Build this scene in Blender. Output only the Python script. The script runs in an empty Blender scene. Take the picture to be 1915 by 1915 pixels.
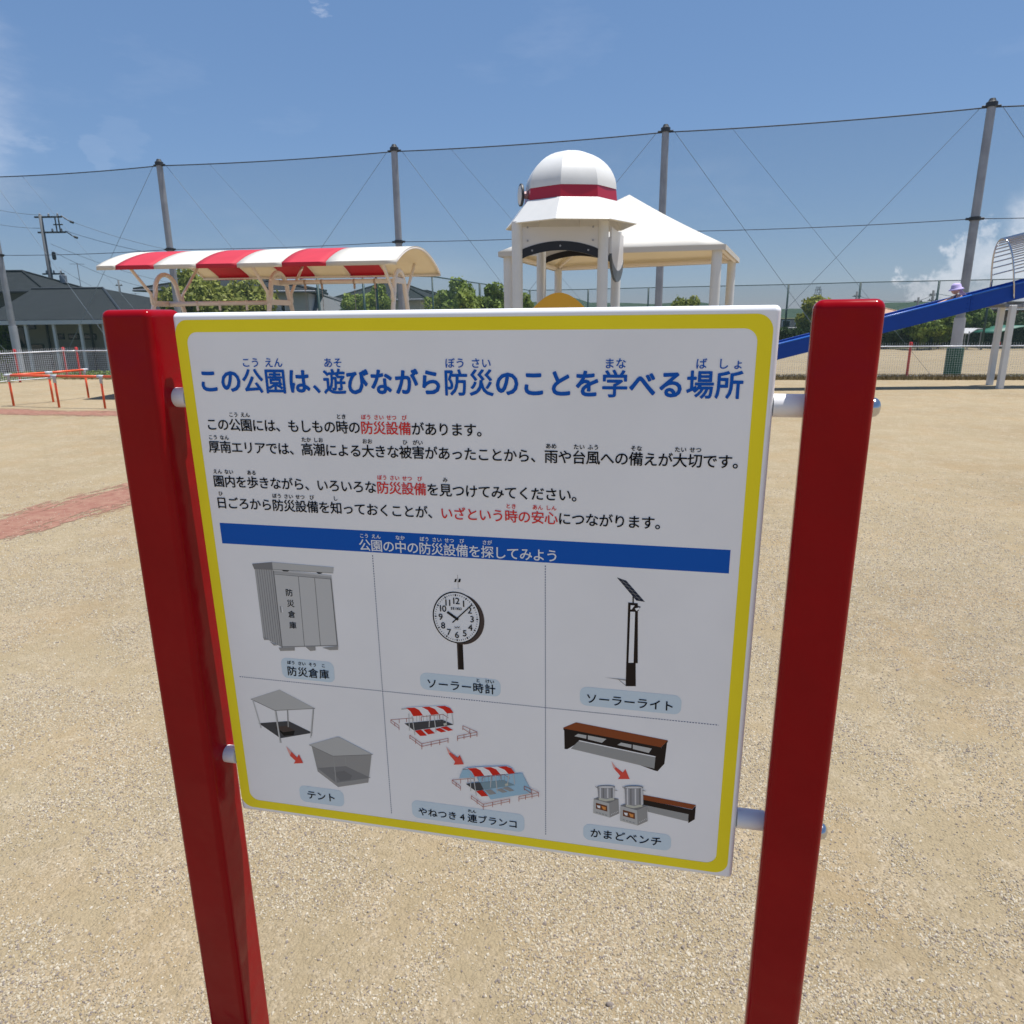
import bpy, bmesh, math, random
import numpy as np
from mathutils import Vector, Matrix
S = bpy.context.scene
C = S.collection
R = math.radians
PI = math.pi
rnd = random.Random(7)

# ------------------------------------------------------------------ camera
FPX, PXC = 1338.26, 957.5                       # focal length and centre, in pixels of a 1915 px wide frame
CAM = Vector((0.7578, -1.0246, 1.5874)); YAW, PITCH, ROLL = -0.21168, 0.26497, -0.01062
def cam_axes():
    cy, sy, cp, sp = math.cos(YAW), math.sin(YAW), math.cos(PITCH), math.sin(PITCH)
    f = Vector((sy*cp, cy*cp, -sp)); r = Vector((cy, -sy, 0)); u = r.cross(f)
    r2 = r*math.cos(ROLL)+u*math.sin(ROLL); u2 = -r*math.sin(ROLL)+u*math.cos(ROLL)
    return r2, u2, f
AR, AU, AF = cam_axes()
HF = Vector((math.sin(YAW), math.cos(YAW), 0)); HR = Vector((math.cos(YAW), -math.sin(YAW), 0))
cd = bpy.data.cameras.new('camera'); cam = bpy.data.objects.new('camera', cd); C.objects.link(cam)
m = Matrix((AR, AU, -AF)).transposed().to_4x4(); m.translation = CAM
cam.matrix_world = m
cd.sensor_width = 36; cd.lens = FPX/1915*36; cd.clip_start = 0.02; cd.clip_end = 6000
cd.dof.use_dof = True; cd.dof.focus_distance = 1.25; cd.dof.aperture_fstop = 20
S.camera = cam
def ray(px, py):
    return AF*FPX + AR*(px-PXC) - AU*(py-PXC)
def at_d(px, py, d):                            # the point seen at (px, py), d metres ahead of the camera
    v = ray(px, py); return CAM + v*(d/v.dot(HF))
def at_z(px, py, z):                            # the point seen at (px, py) at height z
    v = ray(px, py); return CAM + v*((z-CAM.z)/v.z)
def loc(X, d, z=0.0):                           # a place X metres right of and d metres ahead of the camera
    p = Vector((CAM.x, CAM.y, 0)) + HR*X + HF*d; p.z = z; return p

# ------------------------------------------------------------------ sky, sun, exposure
SUNV = Vector((0.23, 0.105, 1.0)).normalized()  # towards the sun: high, a little right of and behind the board
sun_el = math.asin(SUNV.z); sun_az = math.atan2(SUNV.x, SUNV.y)
w = bpy.data.worlds.new('World'); S.world = w; w.use_nodes = True
nt = w.node_tree; N = nt.nodes; L = nt.links; N.clear()
out = N.new('ShaderNodeOutputWorld'); bg = N.new('ShaderNodeBackground'); bg.inputs[1].default_value = 0.10
sky = N.new('ShaderNodeTexSky'); sky.sky_type = 'NISHITA'; sky.sun_disc = False
sky.sun_elevation = sun_el; sky.sun_rotation = sun_az; sky.air_density = 1.0; sky.dust_density = 0.15; sky.ozone_density = 1.5
tc = N.new('ShaderNodeTexCoord')
def mth(op, a, b=None, c=None):
    n = N.new('ShaderNodeMath'); n.operation = op
    for i, v in enumerate((a, b, c)):
        if v is None: continue
        if isinstance(v, (int, float)): n.inputs[i].default_value = v
        else: L.new(v, n.inputs[i])
    return n.outputs[0]
def wnoise(scale, detail, rough, stretch=(1, 1, 1)):
    mp = N.new('ShaderNodeMapping'); mp.inputs['Scale'].default_value = stretch; L.new(tc.outputs['Generated'], mp.inputs[0])
    n = N.new('ShaderNodeTexNoise'); n.inputs['Scale'].default_value = scale; n.inputs['Detail'].default_value = detail
    n.inputs['Roughness'].default_value = rough; L.new(mp.outputs[0], n.inputs['Vector']); return n.outputs['Fac']
def blob(px, py, deg, noise, amp, soft):
    c = ray(px, py).normalized(); d = N.new('ShaderNodeVectorMath'); d.operation = 'DISTANCE'
    L.new(tc.outputs['Generated'], d.inputs[0]); d.inputs[1].default_value = c
    v = mth('ADD', d.outputs['Value'], mth('MULTIPLY', mth('SUBTRACT', noise, 0.5), -amp))
    r = N.new('ShaderNodeMapRange'); r.interpolation_type = 'SMOOTHSTEP'; L.new(v, r.inputs[0])
    rad = 2*math.sin(R(deg)/2); r.inputs[1].default_value = rad*(1+soft); r.inputs[2].default_value = rad*(1-soft)
    r.inputs[3].default_value = 0; r.inputs[4].default_value = 1
    return r.outputs[0]
nz = wnoise(26, 9, 0.62); nw = wnoise(11, 8, 0.6, (1, 1, 2.6)); nbig = wnoise(3.0, 6, 0.6, (1, 1, 3))
cum = None
for (px, py, dg) in ((1852, 432, 1.0), (1800, 462, .9), (1838, 482, 1.7), (1912, 472, 1.7), (1885, 520, 2.3), (1780, 528, 1.2), (1970, 510, 3.4), (1812, 505, 1.4), (2060, 470, 5), (1712, 540, .8)):
    b = blob(px, py, dg, nz, 0.085, 0.32); cum = b if cum is None else mth('MAXIMUM', cum, b)
cum = mth('MULTIPLY', cum, mth('ADD', mth('MULTIPLY', nz, 0.9), 0.02))
wis = None
for (px, py, dg, k) in ((0, 262, 1.4, .15), (-90, 245, 2.4, .26), (66, 276, .8, .10), (30, 262, 1.0, .12), (176, 292, .35, .05), (225, 255, .6, .03), (580, 5, .3, .18), (-300, 180, 6, .4)):
    b = mth('MULTIPLY', blob(px, py, dg, nw, 0.13, 0.7), k); wis = b if wis is None else mth('MAXIMUM', wis, b)
wis = mth('MULTIPLY', wis, mth('ADD', mth('MULTIPLY', wnoise(40, 8, .65, (1, 1, 3)), 1.0), .45))
veil = mth('MULTIPLY', mth('MAXIMUM', mth('SUBTRACT', nbig, 0.56), 0), 0.35)
msk = mth('MINIMUM', mth('ADD', mth('MAXIMUM', cum, wis), veil), 1.0)
mix = N.new('ShaderNodeMixRGB'); L.new(msk, mix.inputs[0]); mix.inputs[2].default_value = (8.2, 8.4, 9.0, 1)
hsv = N.new('ShaderNodeHueSaturation'); hsv.inputs['Saturation'].default_value = 1.0; hsv.inputs['Value'].default_value = 0.37
L.new(sky.outputs[0], hsv.inputs['Color']); addc = N.new('ShaderNodeMixRGB'); addc.blend_type = 'ADD'; addc.inputs[0].default_value = 1; addc.inputs[2].default_value = (.59, 1.20, 2.46, 1); L.new(hsv.outputs[0], addc.inputs[1]); L.new(addc.outputs[0], mix.inputs[1])
L.new(mix.outputs[0], bg.inputs[0]); L.new(bg.outputs[0], out.inputs[0])
sd = bpy.data.lights.new('sun', 'SUN'); sd.energy = 5.0; sd.angle = R(0.53); sd.color = (1.0, 0.955, 0.89)
so = bpy.data.objects.new('sun', sd); C.objects.link(so); so.rotation_euler = SUNV.to_track_quat('Z', 'Y').to_euler()
S.view_settings.view_transform = 'Standard'; S.view_settings.look = 'None'; S.view_settings.exposure = 0.38; S.view_settings.gamma = 1
S.view_settings.use_curve_mapping = False
S.render.engine = 'CYCLES'
S.cycles.max_bounces = 8; S.cycles.transparent_max_bounces = 24

# ------------------------------------------------------------------ materials
MATS = {}
def mat(name, col, rough=0.6, metal=0.0, var=0.0, vscale=5.0, bump=0.0, bscale=50.0, coat=0.0, trans=0.0, island=0.0, spec=0.5, col2=None, detail=4, coords='Object', bdist=0.01, ior=1.5, tcol=None):
    if name in MATS: return MATS[name]
    M = bpy.data.materials.new(name); M.use_nodes = True; t = M.node_tree; n = t.nodes; l = t.links
    b = n['Principled BSDF']; b.inputs['Roughness'].default_value = rough; b.inputs['Metallic'].default_value = metal
    b.inputs['Specular IOR Level'].default_value = spec; b.inputs['IOR'].default_value = ior; b.inputs['Coat Weight'].default_value = coat; b.inputs['Coat Roughness'].default_value = 0.05
    cc = n.new('ShaderNodeTexCoord')
    src = cc.outputs['Object'] if coords == 'Object' else None
    if src is None:
        g = n.new('ShaderNodeNewGeometry'); src = g.outputs['Position']
    b.inputs['Base Color'].default_value = (*col, 1)
    if var or col2:
        nz = n.new('ShaderNodeTexNoise'); nz.inputs['Scale'].default_value = vscale; nz.inputs['Detail'].default_value = detail; nz.inputs['Roughness'].default_value = .6
        l.new(src, nz.inputs['Vector']); cr = n.new('ShaderNodeValToRGB'); l.new(nz.outputs['Fac'], cr.inputs[0])
        c2 = col2 or tuple(min(1, c*(1+var)) for c in col); c1 = col if col2 else tuple(c*(1-var) for c in col)
        cr.color_ramp.elements[0].position = .32; cr.color_ramp.elements[1].position = .68
        cr.color_ramp.elements[0].color = (*c1, 1); cr.color_ramp.elements[1].color = (*c2, 1)
        l.new(cr.outputs[0], b.inputs['Base Color']); last = cr.outputs[0]
    else: last = None
    if island:
        g = n.new('ShaderNodeNewGeometry'); h = n.new('ShaderNodeHueSaturation'); mr = n.new('ShaderNodeMapRange')
        l.new(g.outputs['Random Per Island'], mr.inputs[0]); mr.inputs[3].default_value = 1-island; mr.inputs[4].default_value = 1+island
        l.new(mr.outputs[0], h.inputs['Value'])
        if last: l.new(last, h.inputs['Color'])
        else: h.inputs['Color'].default_value = (*col, 1)
        l.new(h.outputs[0], b.inputs['Base Color']); last = h.outputs[0]
    if bump:
        nb = n.new('ShaderNodeTexNoise'); nb.inputs['Scale'].default_value = bscale; nb.inputs['Detail'].default_value = 3
        l.new(src, nb.inputs['Vector']); bp = n.new('ShaderNodeBump'); bp.inputs['Strength'].default_value = bump; bp.inputs['Distance'].default_value = bdist
        l.new(nb.outputs['Fac'], bp.inputs['Height']); l.new(bp.outputs[0], b.inputs['Normal'])
    if trans:
        tr = n.new('ShaderNodeBsdfTranslucent'); mx = n.new('ShaderNodeMixShader'); mx.inputs[0].default_value = trans
        if tcol: tr.inputs['Color'].default_value = (*tcol, 1)
        elif last: l.new(last, tr.inputs['Color'])
        else: tr.inputs['Color'].default_value = (*col, 1)
        l.new(b.outputs[0], mx.inputs[1]); l.new(tr.outputs[0], mx.inputs[2]); l.new(mx.outputs[0], n['Material Output'].inputs[0])
    MATS[name] = M; return M
red = mat('red_gloss_paint', (0.285, 0.002, 0.006), .18, spec=.35, ior=1.28, var=.06, vscale=8, bump=.5, bscale=5, bdist=.02)
red_play = mat('red_rail_paint', (0.55, 0.035, 0.03), .4)
orange = mat('orange_rail_paint', (0.74, 0.10, 0.035), .4, var=.06)
white = mat('white_paint', (0.78, 0.78, 0.79), .35, var=.02)
board = mat('board_face', (0.89, 0.895, 0.91), .28, spec=.5, var=.035, vscale=3)
yellow = mat('yellow_print', (0.97, 0.80, 0.03), .3, spec=.08, var=.04, vscale=4)
blue = mat('blue_print', (0.008, 0.105, 0.48), .3, spec=.08)
black = mat('black_print', (0.006, 0.006, 0.008), .4, spec=.05)
redp = mat('red_print', (0.74, 0.04, 0.035), .3, spec=.15)
whitep = mat('white_print', (0.80, 0.82, 0.85), .3, spec=.1)
platep = mat('pale_blue_print', (0.64, 0.76, 0.84), .3, spec=.15)
steel = mat('steel', (0.55, 0.55, 0.57), .18, metal=1.0)
galv = mat('galvanised_steel', (0.30, 0.31, 0.33), .5, metal=.35, var=.15, vscale=2)
galv_light = mat('galvanised_light', (0.42, 0.43, 0.46), .5, metal=.3, var=.1, vscale=2)
dark = mat('dark_fitting', (0.03, 0.035, 0.04), .5)
rubber = mat('black_board', (0.006, 0.006, 0.010), .4)
fabric_w = mat('white_fabric', (0.74, 0.74, 0.70), .7, var=.03, vscale=1.5, trans=.30, spec=.2, tcol=(.82, .66, .42))
fabric_r = mat('red_fabric', (0.58, 0.03, 0.06), .7, var=.05, vscale=2, trans=.22, spec=.5)
cream = mat('cream_paint', (0.84, 0.77, 0.71), .4, var=.02)
pvc = mat('white_play_plastic', (0.68, 0.68, 0.66), .4, var=.03, spec=.3)
tower_red = mat('tower_red', (0.42, 0.008, 0.02), .3, coat=.3)
tower_yellow = mat('tower_yellow', (0.74, 0.38, 0.02), .4)
slide_blue = mat('slide_blue', (0.005, 0.055, 0.33), .4, spec=.25, var=.05)
green_dark = mat('green_fence_steel', (0.015, 0.05, 0.05), .5)

# ------------------------------------------------------------------ mesh helpers
class MB:
    def __init__(s): s.v = []; s.f = []; s.m = []
    def add(s, vs, fs, mi=0):
        o = len(s.v); s.v += [tuple(v) for v in vs]; s.f += [tuple(i+o for i in f) for f in fs]; s.m += [mi]*len(fs); return s
    def box(s, a, b, mi=0, mt=None):
        x0, y0, z0 = a; x1, y1, z1 = b
        vs = [Vector(p) for p in ((x0,y0,z0),(x1,y0,z0),(x1,y1,z0),(x0,y1,z0),(x0,y0,z1),(x1,y0,z1),(x1,y1,z1),(x0,y1,z1))]
        if mt: vs = [mt @ v for v in vs]
        return s.add(vs, [(3,2,1,0),(4,5,6,7),(0,1,5,4),(1,2,6,5),(2,3,7,6),(3,0,4,7)], mi)
    def tube(s, pts, r, n=8, mi=0, cap=True, closed=False, ref=None):
        pts = [Vector(p) for p in pts]; rs = r if isinstance(r, (list, tuple)) else [r]*len(pts)
        rings = []; k = len(pts)
        for i, p in enumerate(pts):
            if closed: t = pts[(i+1) % k]-pts[i-1]
            else: t = pts[min(i+1, k-1)]-pts[max(i-1, 0)]
            t.normalize(); a = Vector(ref) if ref else (Vector((0, 0, 1)) if abs(t.z) < .9 else Vector((0, 1, 0)))
            x = t.cross(a).normalized(); y = x.cross(t)
            rings.append([p + (x*math.cos(2*PI*j/n+PI/n)+y*math.sin(2*PI*j/n+PI/n))*rs[i] for j in range(n)])
        vs = [v for rg in rings for v in rg]; fs = []
        for i in range(k if closed else k-1):
            a = i*n; b = ((i+1) % k)*n
            for j in range(n): fs.append((a+j, a+(j+1) % n, b+(j+1) % n, b+j))
        if cap and not closed: fs.append(tuple(range(n-1, -1, -1))); fs.append(tuple((k-1)*n+j for j in range(n)))
        return s.add(vs, fs, mi)
    def lathe(s, prof, n=24, mi=0, mt=None):
        vs = []; fs = []
        for (r, z) in prof:
            for j in range(n): vs.append(Vector((r*math.cos(2*PI*j/n), r*math.sin(2*PI*j/n), z)))
        if mt: vs = [mt @ v for v in vs]
        for i in range(len(prof)-1):
            for j in range(n): fs.append((i*n+j, i*n+(j+1) % n, (i+1)*n+(j+1) % n, (i+1)*n+j))
        fs.append(tuple(range(n-1, -1, -1))); fs.append(tuple((len(prof)-1)*n+j for j in range(n)))
        return s.add(vs, fs, mi)
    def prism(s, poly, d, mi=0):                # poly: list of Vectors (planar); d: thickness vector
        n = len(poly); vs = [Vector(p) for p in poly]+[Vector(p)+Vector(d) for p in poly]
        return s.add(vs, [tuple(range(n-1, -1, -1)), tuple(range(n, 2*n))]+[(i, (i+1) % n, n+(i+1) % n, n+i) for i in range(n)], mi)
    def mesh(s, name, mats, smooth=False, fix=True):
        me = bpy.data.meshes.new(name); me.from_pydata(s.v, [], s.f)
        for mm in (mats if isinstance(mats, (list, tuple)) else [mats]): me.materials.append(mm)
        me.polygons.foreach_set('material_index', s.m)
        if fix:
            b = bmesh.new(); b.from_mesh(me); bmesh.ops.recalc_face_normals(b, faces=b.faces); b.to_mesh(me); b.free()
        if smooth: me.polygons.foreach_set('use_smooth', [True]*len(me.polygons)); 
        me.update(); return me
def part(name, mb, mats, parent=None, smooth=False, bevel=0, segs=2, label=None, fix=True, autosm=False):
    me = mb.mesh(name, mats, smooth, fix) if isinstance(mb, MB) else mb
    o = bpy.data.objects.new(name, me); C.objects.link(o)
    if parent: o.parent = parent
    if label: o['label'] = label
    if bevel:
        md = o.modifiers.new('bevel', 'BEVEL'); md.width = bevel; md.segments = segs; md.limit_method = 'ANGLE'; md.angle_limit = R(40)
        me.polygons.foreach_set('use_smooth', [True]*len(me.polygons)); md.harden_normals = True
    elif smooth and autosm:
        try: me.set_sharp_from_angle(angle=R(35))
        except Exception: pass
    return o
def tag(o, label=None, cat=None, group=None, kind=None):
    if label: o['label'] = label
    if cat: o['category'] = cat
    if group: o['group'] = group
    if kind: o['kind'] = kind
    return o
def thing(name, label, cat, at=(0, 0, 0), rz=0, group=None):
    o = bpy.data.objects.new(name, None); C.objects.link(o); o.location = at; o.rotation_euler = (0, 0, rz)
    o.empty_display_size = .2
    return tag(o, label, cat, group)
def copy_tree(o, parent=None):
    c = o.copy(); C.objects.link(c); c.parent = parent
    for ch in list(o.children): copy_tree(ch, c)
    return c

# ------------------------------------------------------------------ ground
_a, _b = at_z(38, 715, 0), at_z(127, 708, 0); FENCE = [_a+(_a-_b)*4, _a, _b, at_z(1695, 708, 0)]
FL, FR_ = FENCE[2], FENCE[3]
fdir = (FR_-FL).normalized(); fn = Vector((-fdir.y, fdir.x, 0))
ldir = (FENCE[1]-FENCE[0]).normalized(); ln = Vector((-ldir.y, ldir.x, 0))
def terrain(p):
    s = (p-FL).dot(fn); s2 = (p-FENCE[1]).dot(ln)
    s = max(s, s2)-.55
    if s <= 0: return 0.0
    t = min(s/3.0, 1); return -0.80*(t*t*(3-2*t))
def sand_material():
    M = bpy.data.materials.new('sandy_ground'); M.use_nodes = True; t = M.node_tree; n = t.nodes; l = t.links
    b = n['Principled BSDF']; b.inputs['Roughness'].default_value = .9; b.inputs['Specular IOR Level'].default_value = .15
    g = n.new('ShaderNodeNewGeometry'); P = g.outputs['Position']
    def nz(scale, det=4, ro=.55):
        q = n.new('ShaderNodeTexNoise'); q.inputs['Scale'].default_value = scale; q.inputs['Detail'].default_value = det; q.inputs['Roughness'].default_value = ro
        l.new(P, q.inputs['Vector']); return q.outputs['Fac']
    def ramp(fac, stops):
        r = n.new('ShaderNodeValToRGB'); l.new(fac, r.inputs[0]); e = r.color_ramp.elements
        while len(e) < len(stops): e.new(.5)
        for i, (p, c) in enumerate(stops): e[i].position = p; e[i].color = (*c, 1) if len(c) == 3 else c
        return r.outputs[0]
    def mixc(f, a, c, mode='MIX'):
        x = n.new('ShaderNodeMixRGB'); x.blend_type = mode
        if isinstance(f, float): x.inputs[0].default_value = f
        else: l.new(f, x.inputs[0])
        l.new(a, x.inputs[1]); l.new(c, x.inputs[2]); return x.outputs[0]
    base = ramp(nz(.55, 5, .6), [(.3, (.300, .240, .150)), (.5, (.338, .274, .174)), (.7, (.368, .302, .195))])
    warm = ramp(nz(1.7, 4), [(.45, (1, 1, 1)), (.72, (1.04, .98, .92))])
    base = mixc(1.0, base, warm, 'MULTIPLY')
    fine = ramp(nz(55, 6, .7), [(.3, (.86, .85, .84)), (.5, (1, 1, 1)), (.72, (1.10, 1.10, 1.10))])
    base = mixc(1.0, base, fine, 'MULTIPLY')
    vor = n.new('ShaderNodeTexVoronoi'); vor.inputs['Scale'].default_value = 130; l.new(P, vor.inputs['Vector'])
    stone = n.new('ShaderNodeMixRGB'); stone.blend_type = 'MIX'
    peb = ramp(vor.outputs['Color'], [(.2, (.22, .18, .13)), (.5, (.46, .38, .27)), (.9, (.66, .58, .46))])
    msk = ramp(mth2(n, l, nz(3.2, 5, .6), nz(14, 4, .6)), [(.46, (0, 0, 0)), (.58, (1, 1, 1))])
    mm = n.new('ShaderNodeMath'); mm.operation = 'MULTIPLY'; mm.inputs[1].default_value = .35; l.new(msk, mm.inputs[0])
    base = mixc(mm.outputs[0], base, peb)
    clod = ramp(nz(7, 6, .75), [(.27, (.80, .78, .75)), (.40, (1, 1, 1))])
    base = mixc(1.0, base, clod, 'MULTIPLY')
    l.new(base, b.inputs['Base Color'])
    hsum = n.new('ShaderNodeMath'); hsum.operation = 'ADD'; l.new(nz(90, 5, .7), hsum.inputs[0])
    h2 = n.new('ShaderNodeMath'); h2.operation = 'MULTIPLY'; h2.inputs[1].default_value = 3.2; l.new(nz(13, 6, .62), h2.inputs[0]); l.new(h2.outputs[0], hsum.inputs[1])
    v3 = n.new('ShaderNodeMath'); v3.operation = 'MULTIPLY'; v3.inputs[1].default_value = -.8; l.new(vor.outputs['Distance'], v3.inputs[0]); h3 = n.new('ShaderNodeMath'); h3.operation = 'ADD'; l.new(v3.outputs[0], h3.inputs[0]); l.new(hsum.outputs[0], h3.inputs[1]); hsum = h3
    bp = n.new('ShaderNodeBump'); bp.inputs['Strength'].default_value = .75; bp.inputs['Distance'].default_value = .012
    l.new(hsum.outputs[0], bp.inputs['Height']); l.new(bp.outputs[0], b.inputs['Normal'])
    return M
def mth2(n, l, a, b):
    x = n.new('ShaderNodeMath'); x.operation = 'ADD'; l.new(a, x.inputs[0]); l.new(b, x.inputs[1])
    y = n.new('ShaderNodeMath'); y.operation = 'MULTIPLY'; y.inputs[1].default_value = .5; l.new(x.outputs[0], y.inputs[0]); return y.outputs[0]
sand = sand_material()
xs = sorted(set([-900, -500, -250, -120, -80, -60, -45, -35] + [x*1.0 for x in range(-30, 31)] + [35, 45, 60, 80, 120, 250, 500, 900]))
ds = [-60, -20, -5, 0, 2, 4, 6, 8, 10, 12, 13, 14, 15] + [15+i*.4 for i in range(1, 28)] + [27, 29, 32, 36, 42, 50, 60, 80, 120, 200, 400, 900, 1800]
mb = MB(); vs = []
for d in ds:
    for x in xs:
        p = loc(x, d); p.z = terrain(p); vs.append(p)
nx = len(xs); mb.add(vs, [(j*nx+i, j*nx+i+1, (j+1)*nx+i+1, (j+1)*nx+i) for j in range(len(ds)-1) for i in range(nx-1)])
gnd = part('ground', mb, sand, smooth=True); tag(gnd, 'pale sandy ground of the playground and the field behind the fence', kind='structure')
grass_mat = mat('rough_grass', (.05, .075, .02), .9, col2=(.12, .12, .045), vscale=.8, detail=8, coords='World')
mb = MB(); q = [loc(-700, 52), loc(700, 52), loc(900, 1700), loc(-900, 1700)]
for v in q: v.z = -.79
mb.add(q, [(0, 1, 2, 3)]); tag(part('grass', mb, grass_mat), 'rough grass ground beyond the far fence', kind='structure')
mb = MB(); q = [loc(-60, 23.5), loc(-13.5, 23.5), loc(-5, 52), loc(-60, 52)]
for v in q: v.z = -.785
mb.add(q, [(0, 1, 2, 3)]); tag(part('grass', mb, grass_mat), 'green verge in front of the grey roofed houses', kind='structure')

# faded red clay bands marked on the sand
def band_material():
    M = bpy.data.materials.new('faded_red_band'); M.use_nodes = True; t = M.node_tree; n = t.nodes; l = t.links
    b = n['Principled BSDF']; b.inputs['Roughness'].default_value = .9
    uv = n.new('ShaderNodeUVMap'); sp = n.new('ShaderNodeSeparateXYZ'); l.new(uv.outputs[0], sp.inputs[0])
    g = n.new('ShaderNodeNewGeometry')
    nz = n.new('ShaderNodeTexNoise'); nz.inputs['Scale'].default_value = 9; nz.inputs['Detail'].default_value = 8; nz.inputs['Roughness'].default_value = .7; l.new(g.outputs['Position'], nz.inputs['Vector'])
    nl = n.new('ShaderNodeTexNoise'); nl.inputs['Scale'].default_value = 1.0; nl.inputs['Detail'].default_value = 7; nl.inputs['Roughness'].default_value = .75
    mp = n.new('ShaderNodeMapping'); mp.inputs['Scale'].default_value = (1.2, 9, 1); l.new(uv.outputs[0], mp.inputs[0]); l.new(mp.outputs[0], nl.inputs['Vector'])
    def m2(op, a, c):
        x = n.new('ShaderNodeMath'); x.operation = op
        for i, v in enumerate((a, c)):
            if isinstance(v, (int, float)): x.inputs[i].default_value = v
            else: l.new(v, x.inputs[i])
        return x.outputs[0]
    edge = m2('SUBTRACT', .5, m2('ABSOLUTE', m2('SUBTRACT', sp.outputs['Y'], .5), 0))
    a = m2('ADD', m2('MULTIPLY', edge, 2.6), m2('MULTIPLY', m2('SUBTRACT', nz.outputs['Fac'], .5), 2.2))
    a = m2('ADD', a, m2('MULTIPLY', m2('SUBTRACT', nl.outputs['Fac'], .49), 5.0))
    mr = n.new('ShaderNodeMapRange'); mr.inputs[1].default_value = .22; mr.inputs[2].default_value = .62; mr.inputs[4].default_value = .92; l.new(a, mr.inputs[0])
    cr = n.new('ShaderNodeValToRGB'); l.new(nz.outputs['Fac'], cr.inputs[0]); cr.color_ramp.elements[0].color = (.235, .095, .068, 1); cr.color_ramp.elements[1].color = (.33, .19, .13, 1)
    cr.color_ramp.elements[0].position = .35; cr.color_ramp.elements[1].position = .7
    l.new(cr.outputs[0], b.inputs['Base Color'])
    bp = n.new('ShaderNodeBump'); bp.inputs['Strength'].default_value = .6; bp.inputs['Distance'].default_value = .01; l.new(nz.outputs['Fac'], bp.inputs['Height']); l.new(bp.outputs[0], b.inputs['Normal'])
    tr = n.new('ShaderNodeBsdfTransparent'); mx = n.new('ShaderNodeMixShader'); l.new(mr.outputs[0], mx.inputs[0]); l.new(tr.outputs[0], mx.inputs[1]); l.new(b.outputs[0], mx.inputs[2])
    l.new(mx.outputs[0], n['Material Output'].inputs[0]); return M
band_m = band_material()
def band(top, bot, label):
    mb = MB(); n = len(top); vs = []
    for p in top: q = at_z(*p, 0); q.z = .004; vs.append(q)
    for p in bot: q = at_z(*p, 0); q.z = .004; vs.append(q)
    mb.add(vs, [(i, i+1, n+i+1, n+i) for i in range(n-1)])
    me = mb.mesh('marked_line', band_m, fix=False); uvl = me.uv_layers.new(name='UVMap')
    for lp in me.loops:
        vi = lp.vertex_index; uvl.data[lp.index].uv = ((vi % n)/(n-1)*6, 0 if vi < n else 1)
    o = bpy.data.objects.new('marked_line', me); C.objects.link(o); tag(o, label, kind='structure')
band([(-700, 1090), (-330, 1032), (-120, 990), (0, 962), (90, 937), (180, 915), (260, 897), (380, 872), (560, 846)],
     [(-700, 1200), (-330, 1108), (-120, 1046), (0, 1019), (90, 996), (180, 970), (260, 947), (380, 912), (560, 872)], 'wide faded red line on the sand left of the sign')
band([(-300, 752), (-100, 758), (0, 763), (110, 767), (220, 768), (400, 766)], [(-300, 768), (-100, 772), (0, 777), (110, 779), (220, 780), (400, 776)], 'thin faded red line on the sand in front of the orange rail')

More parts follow.
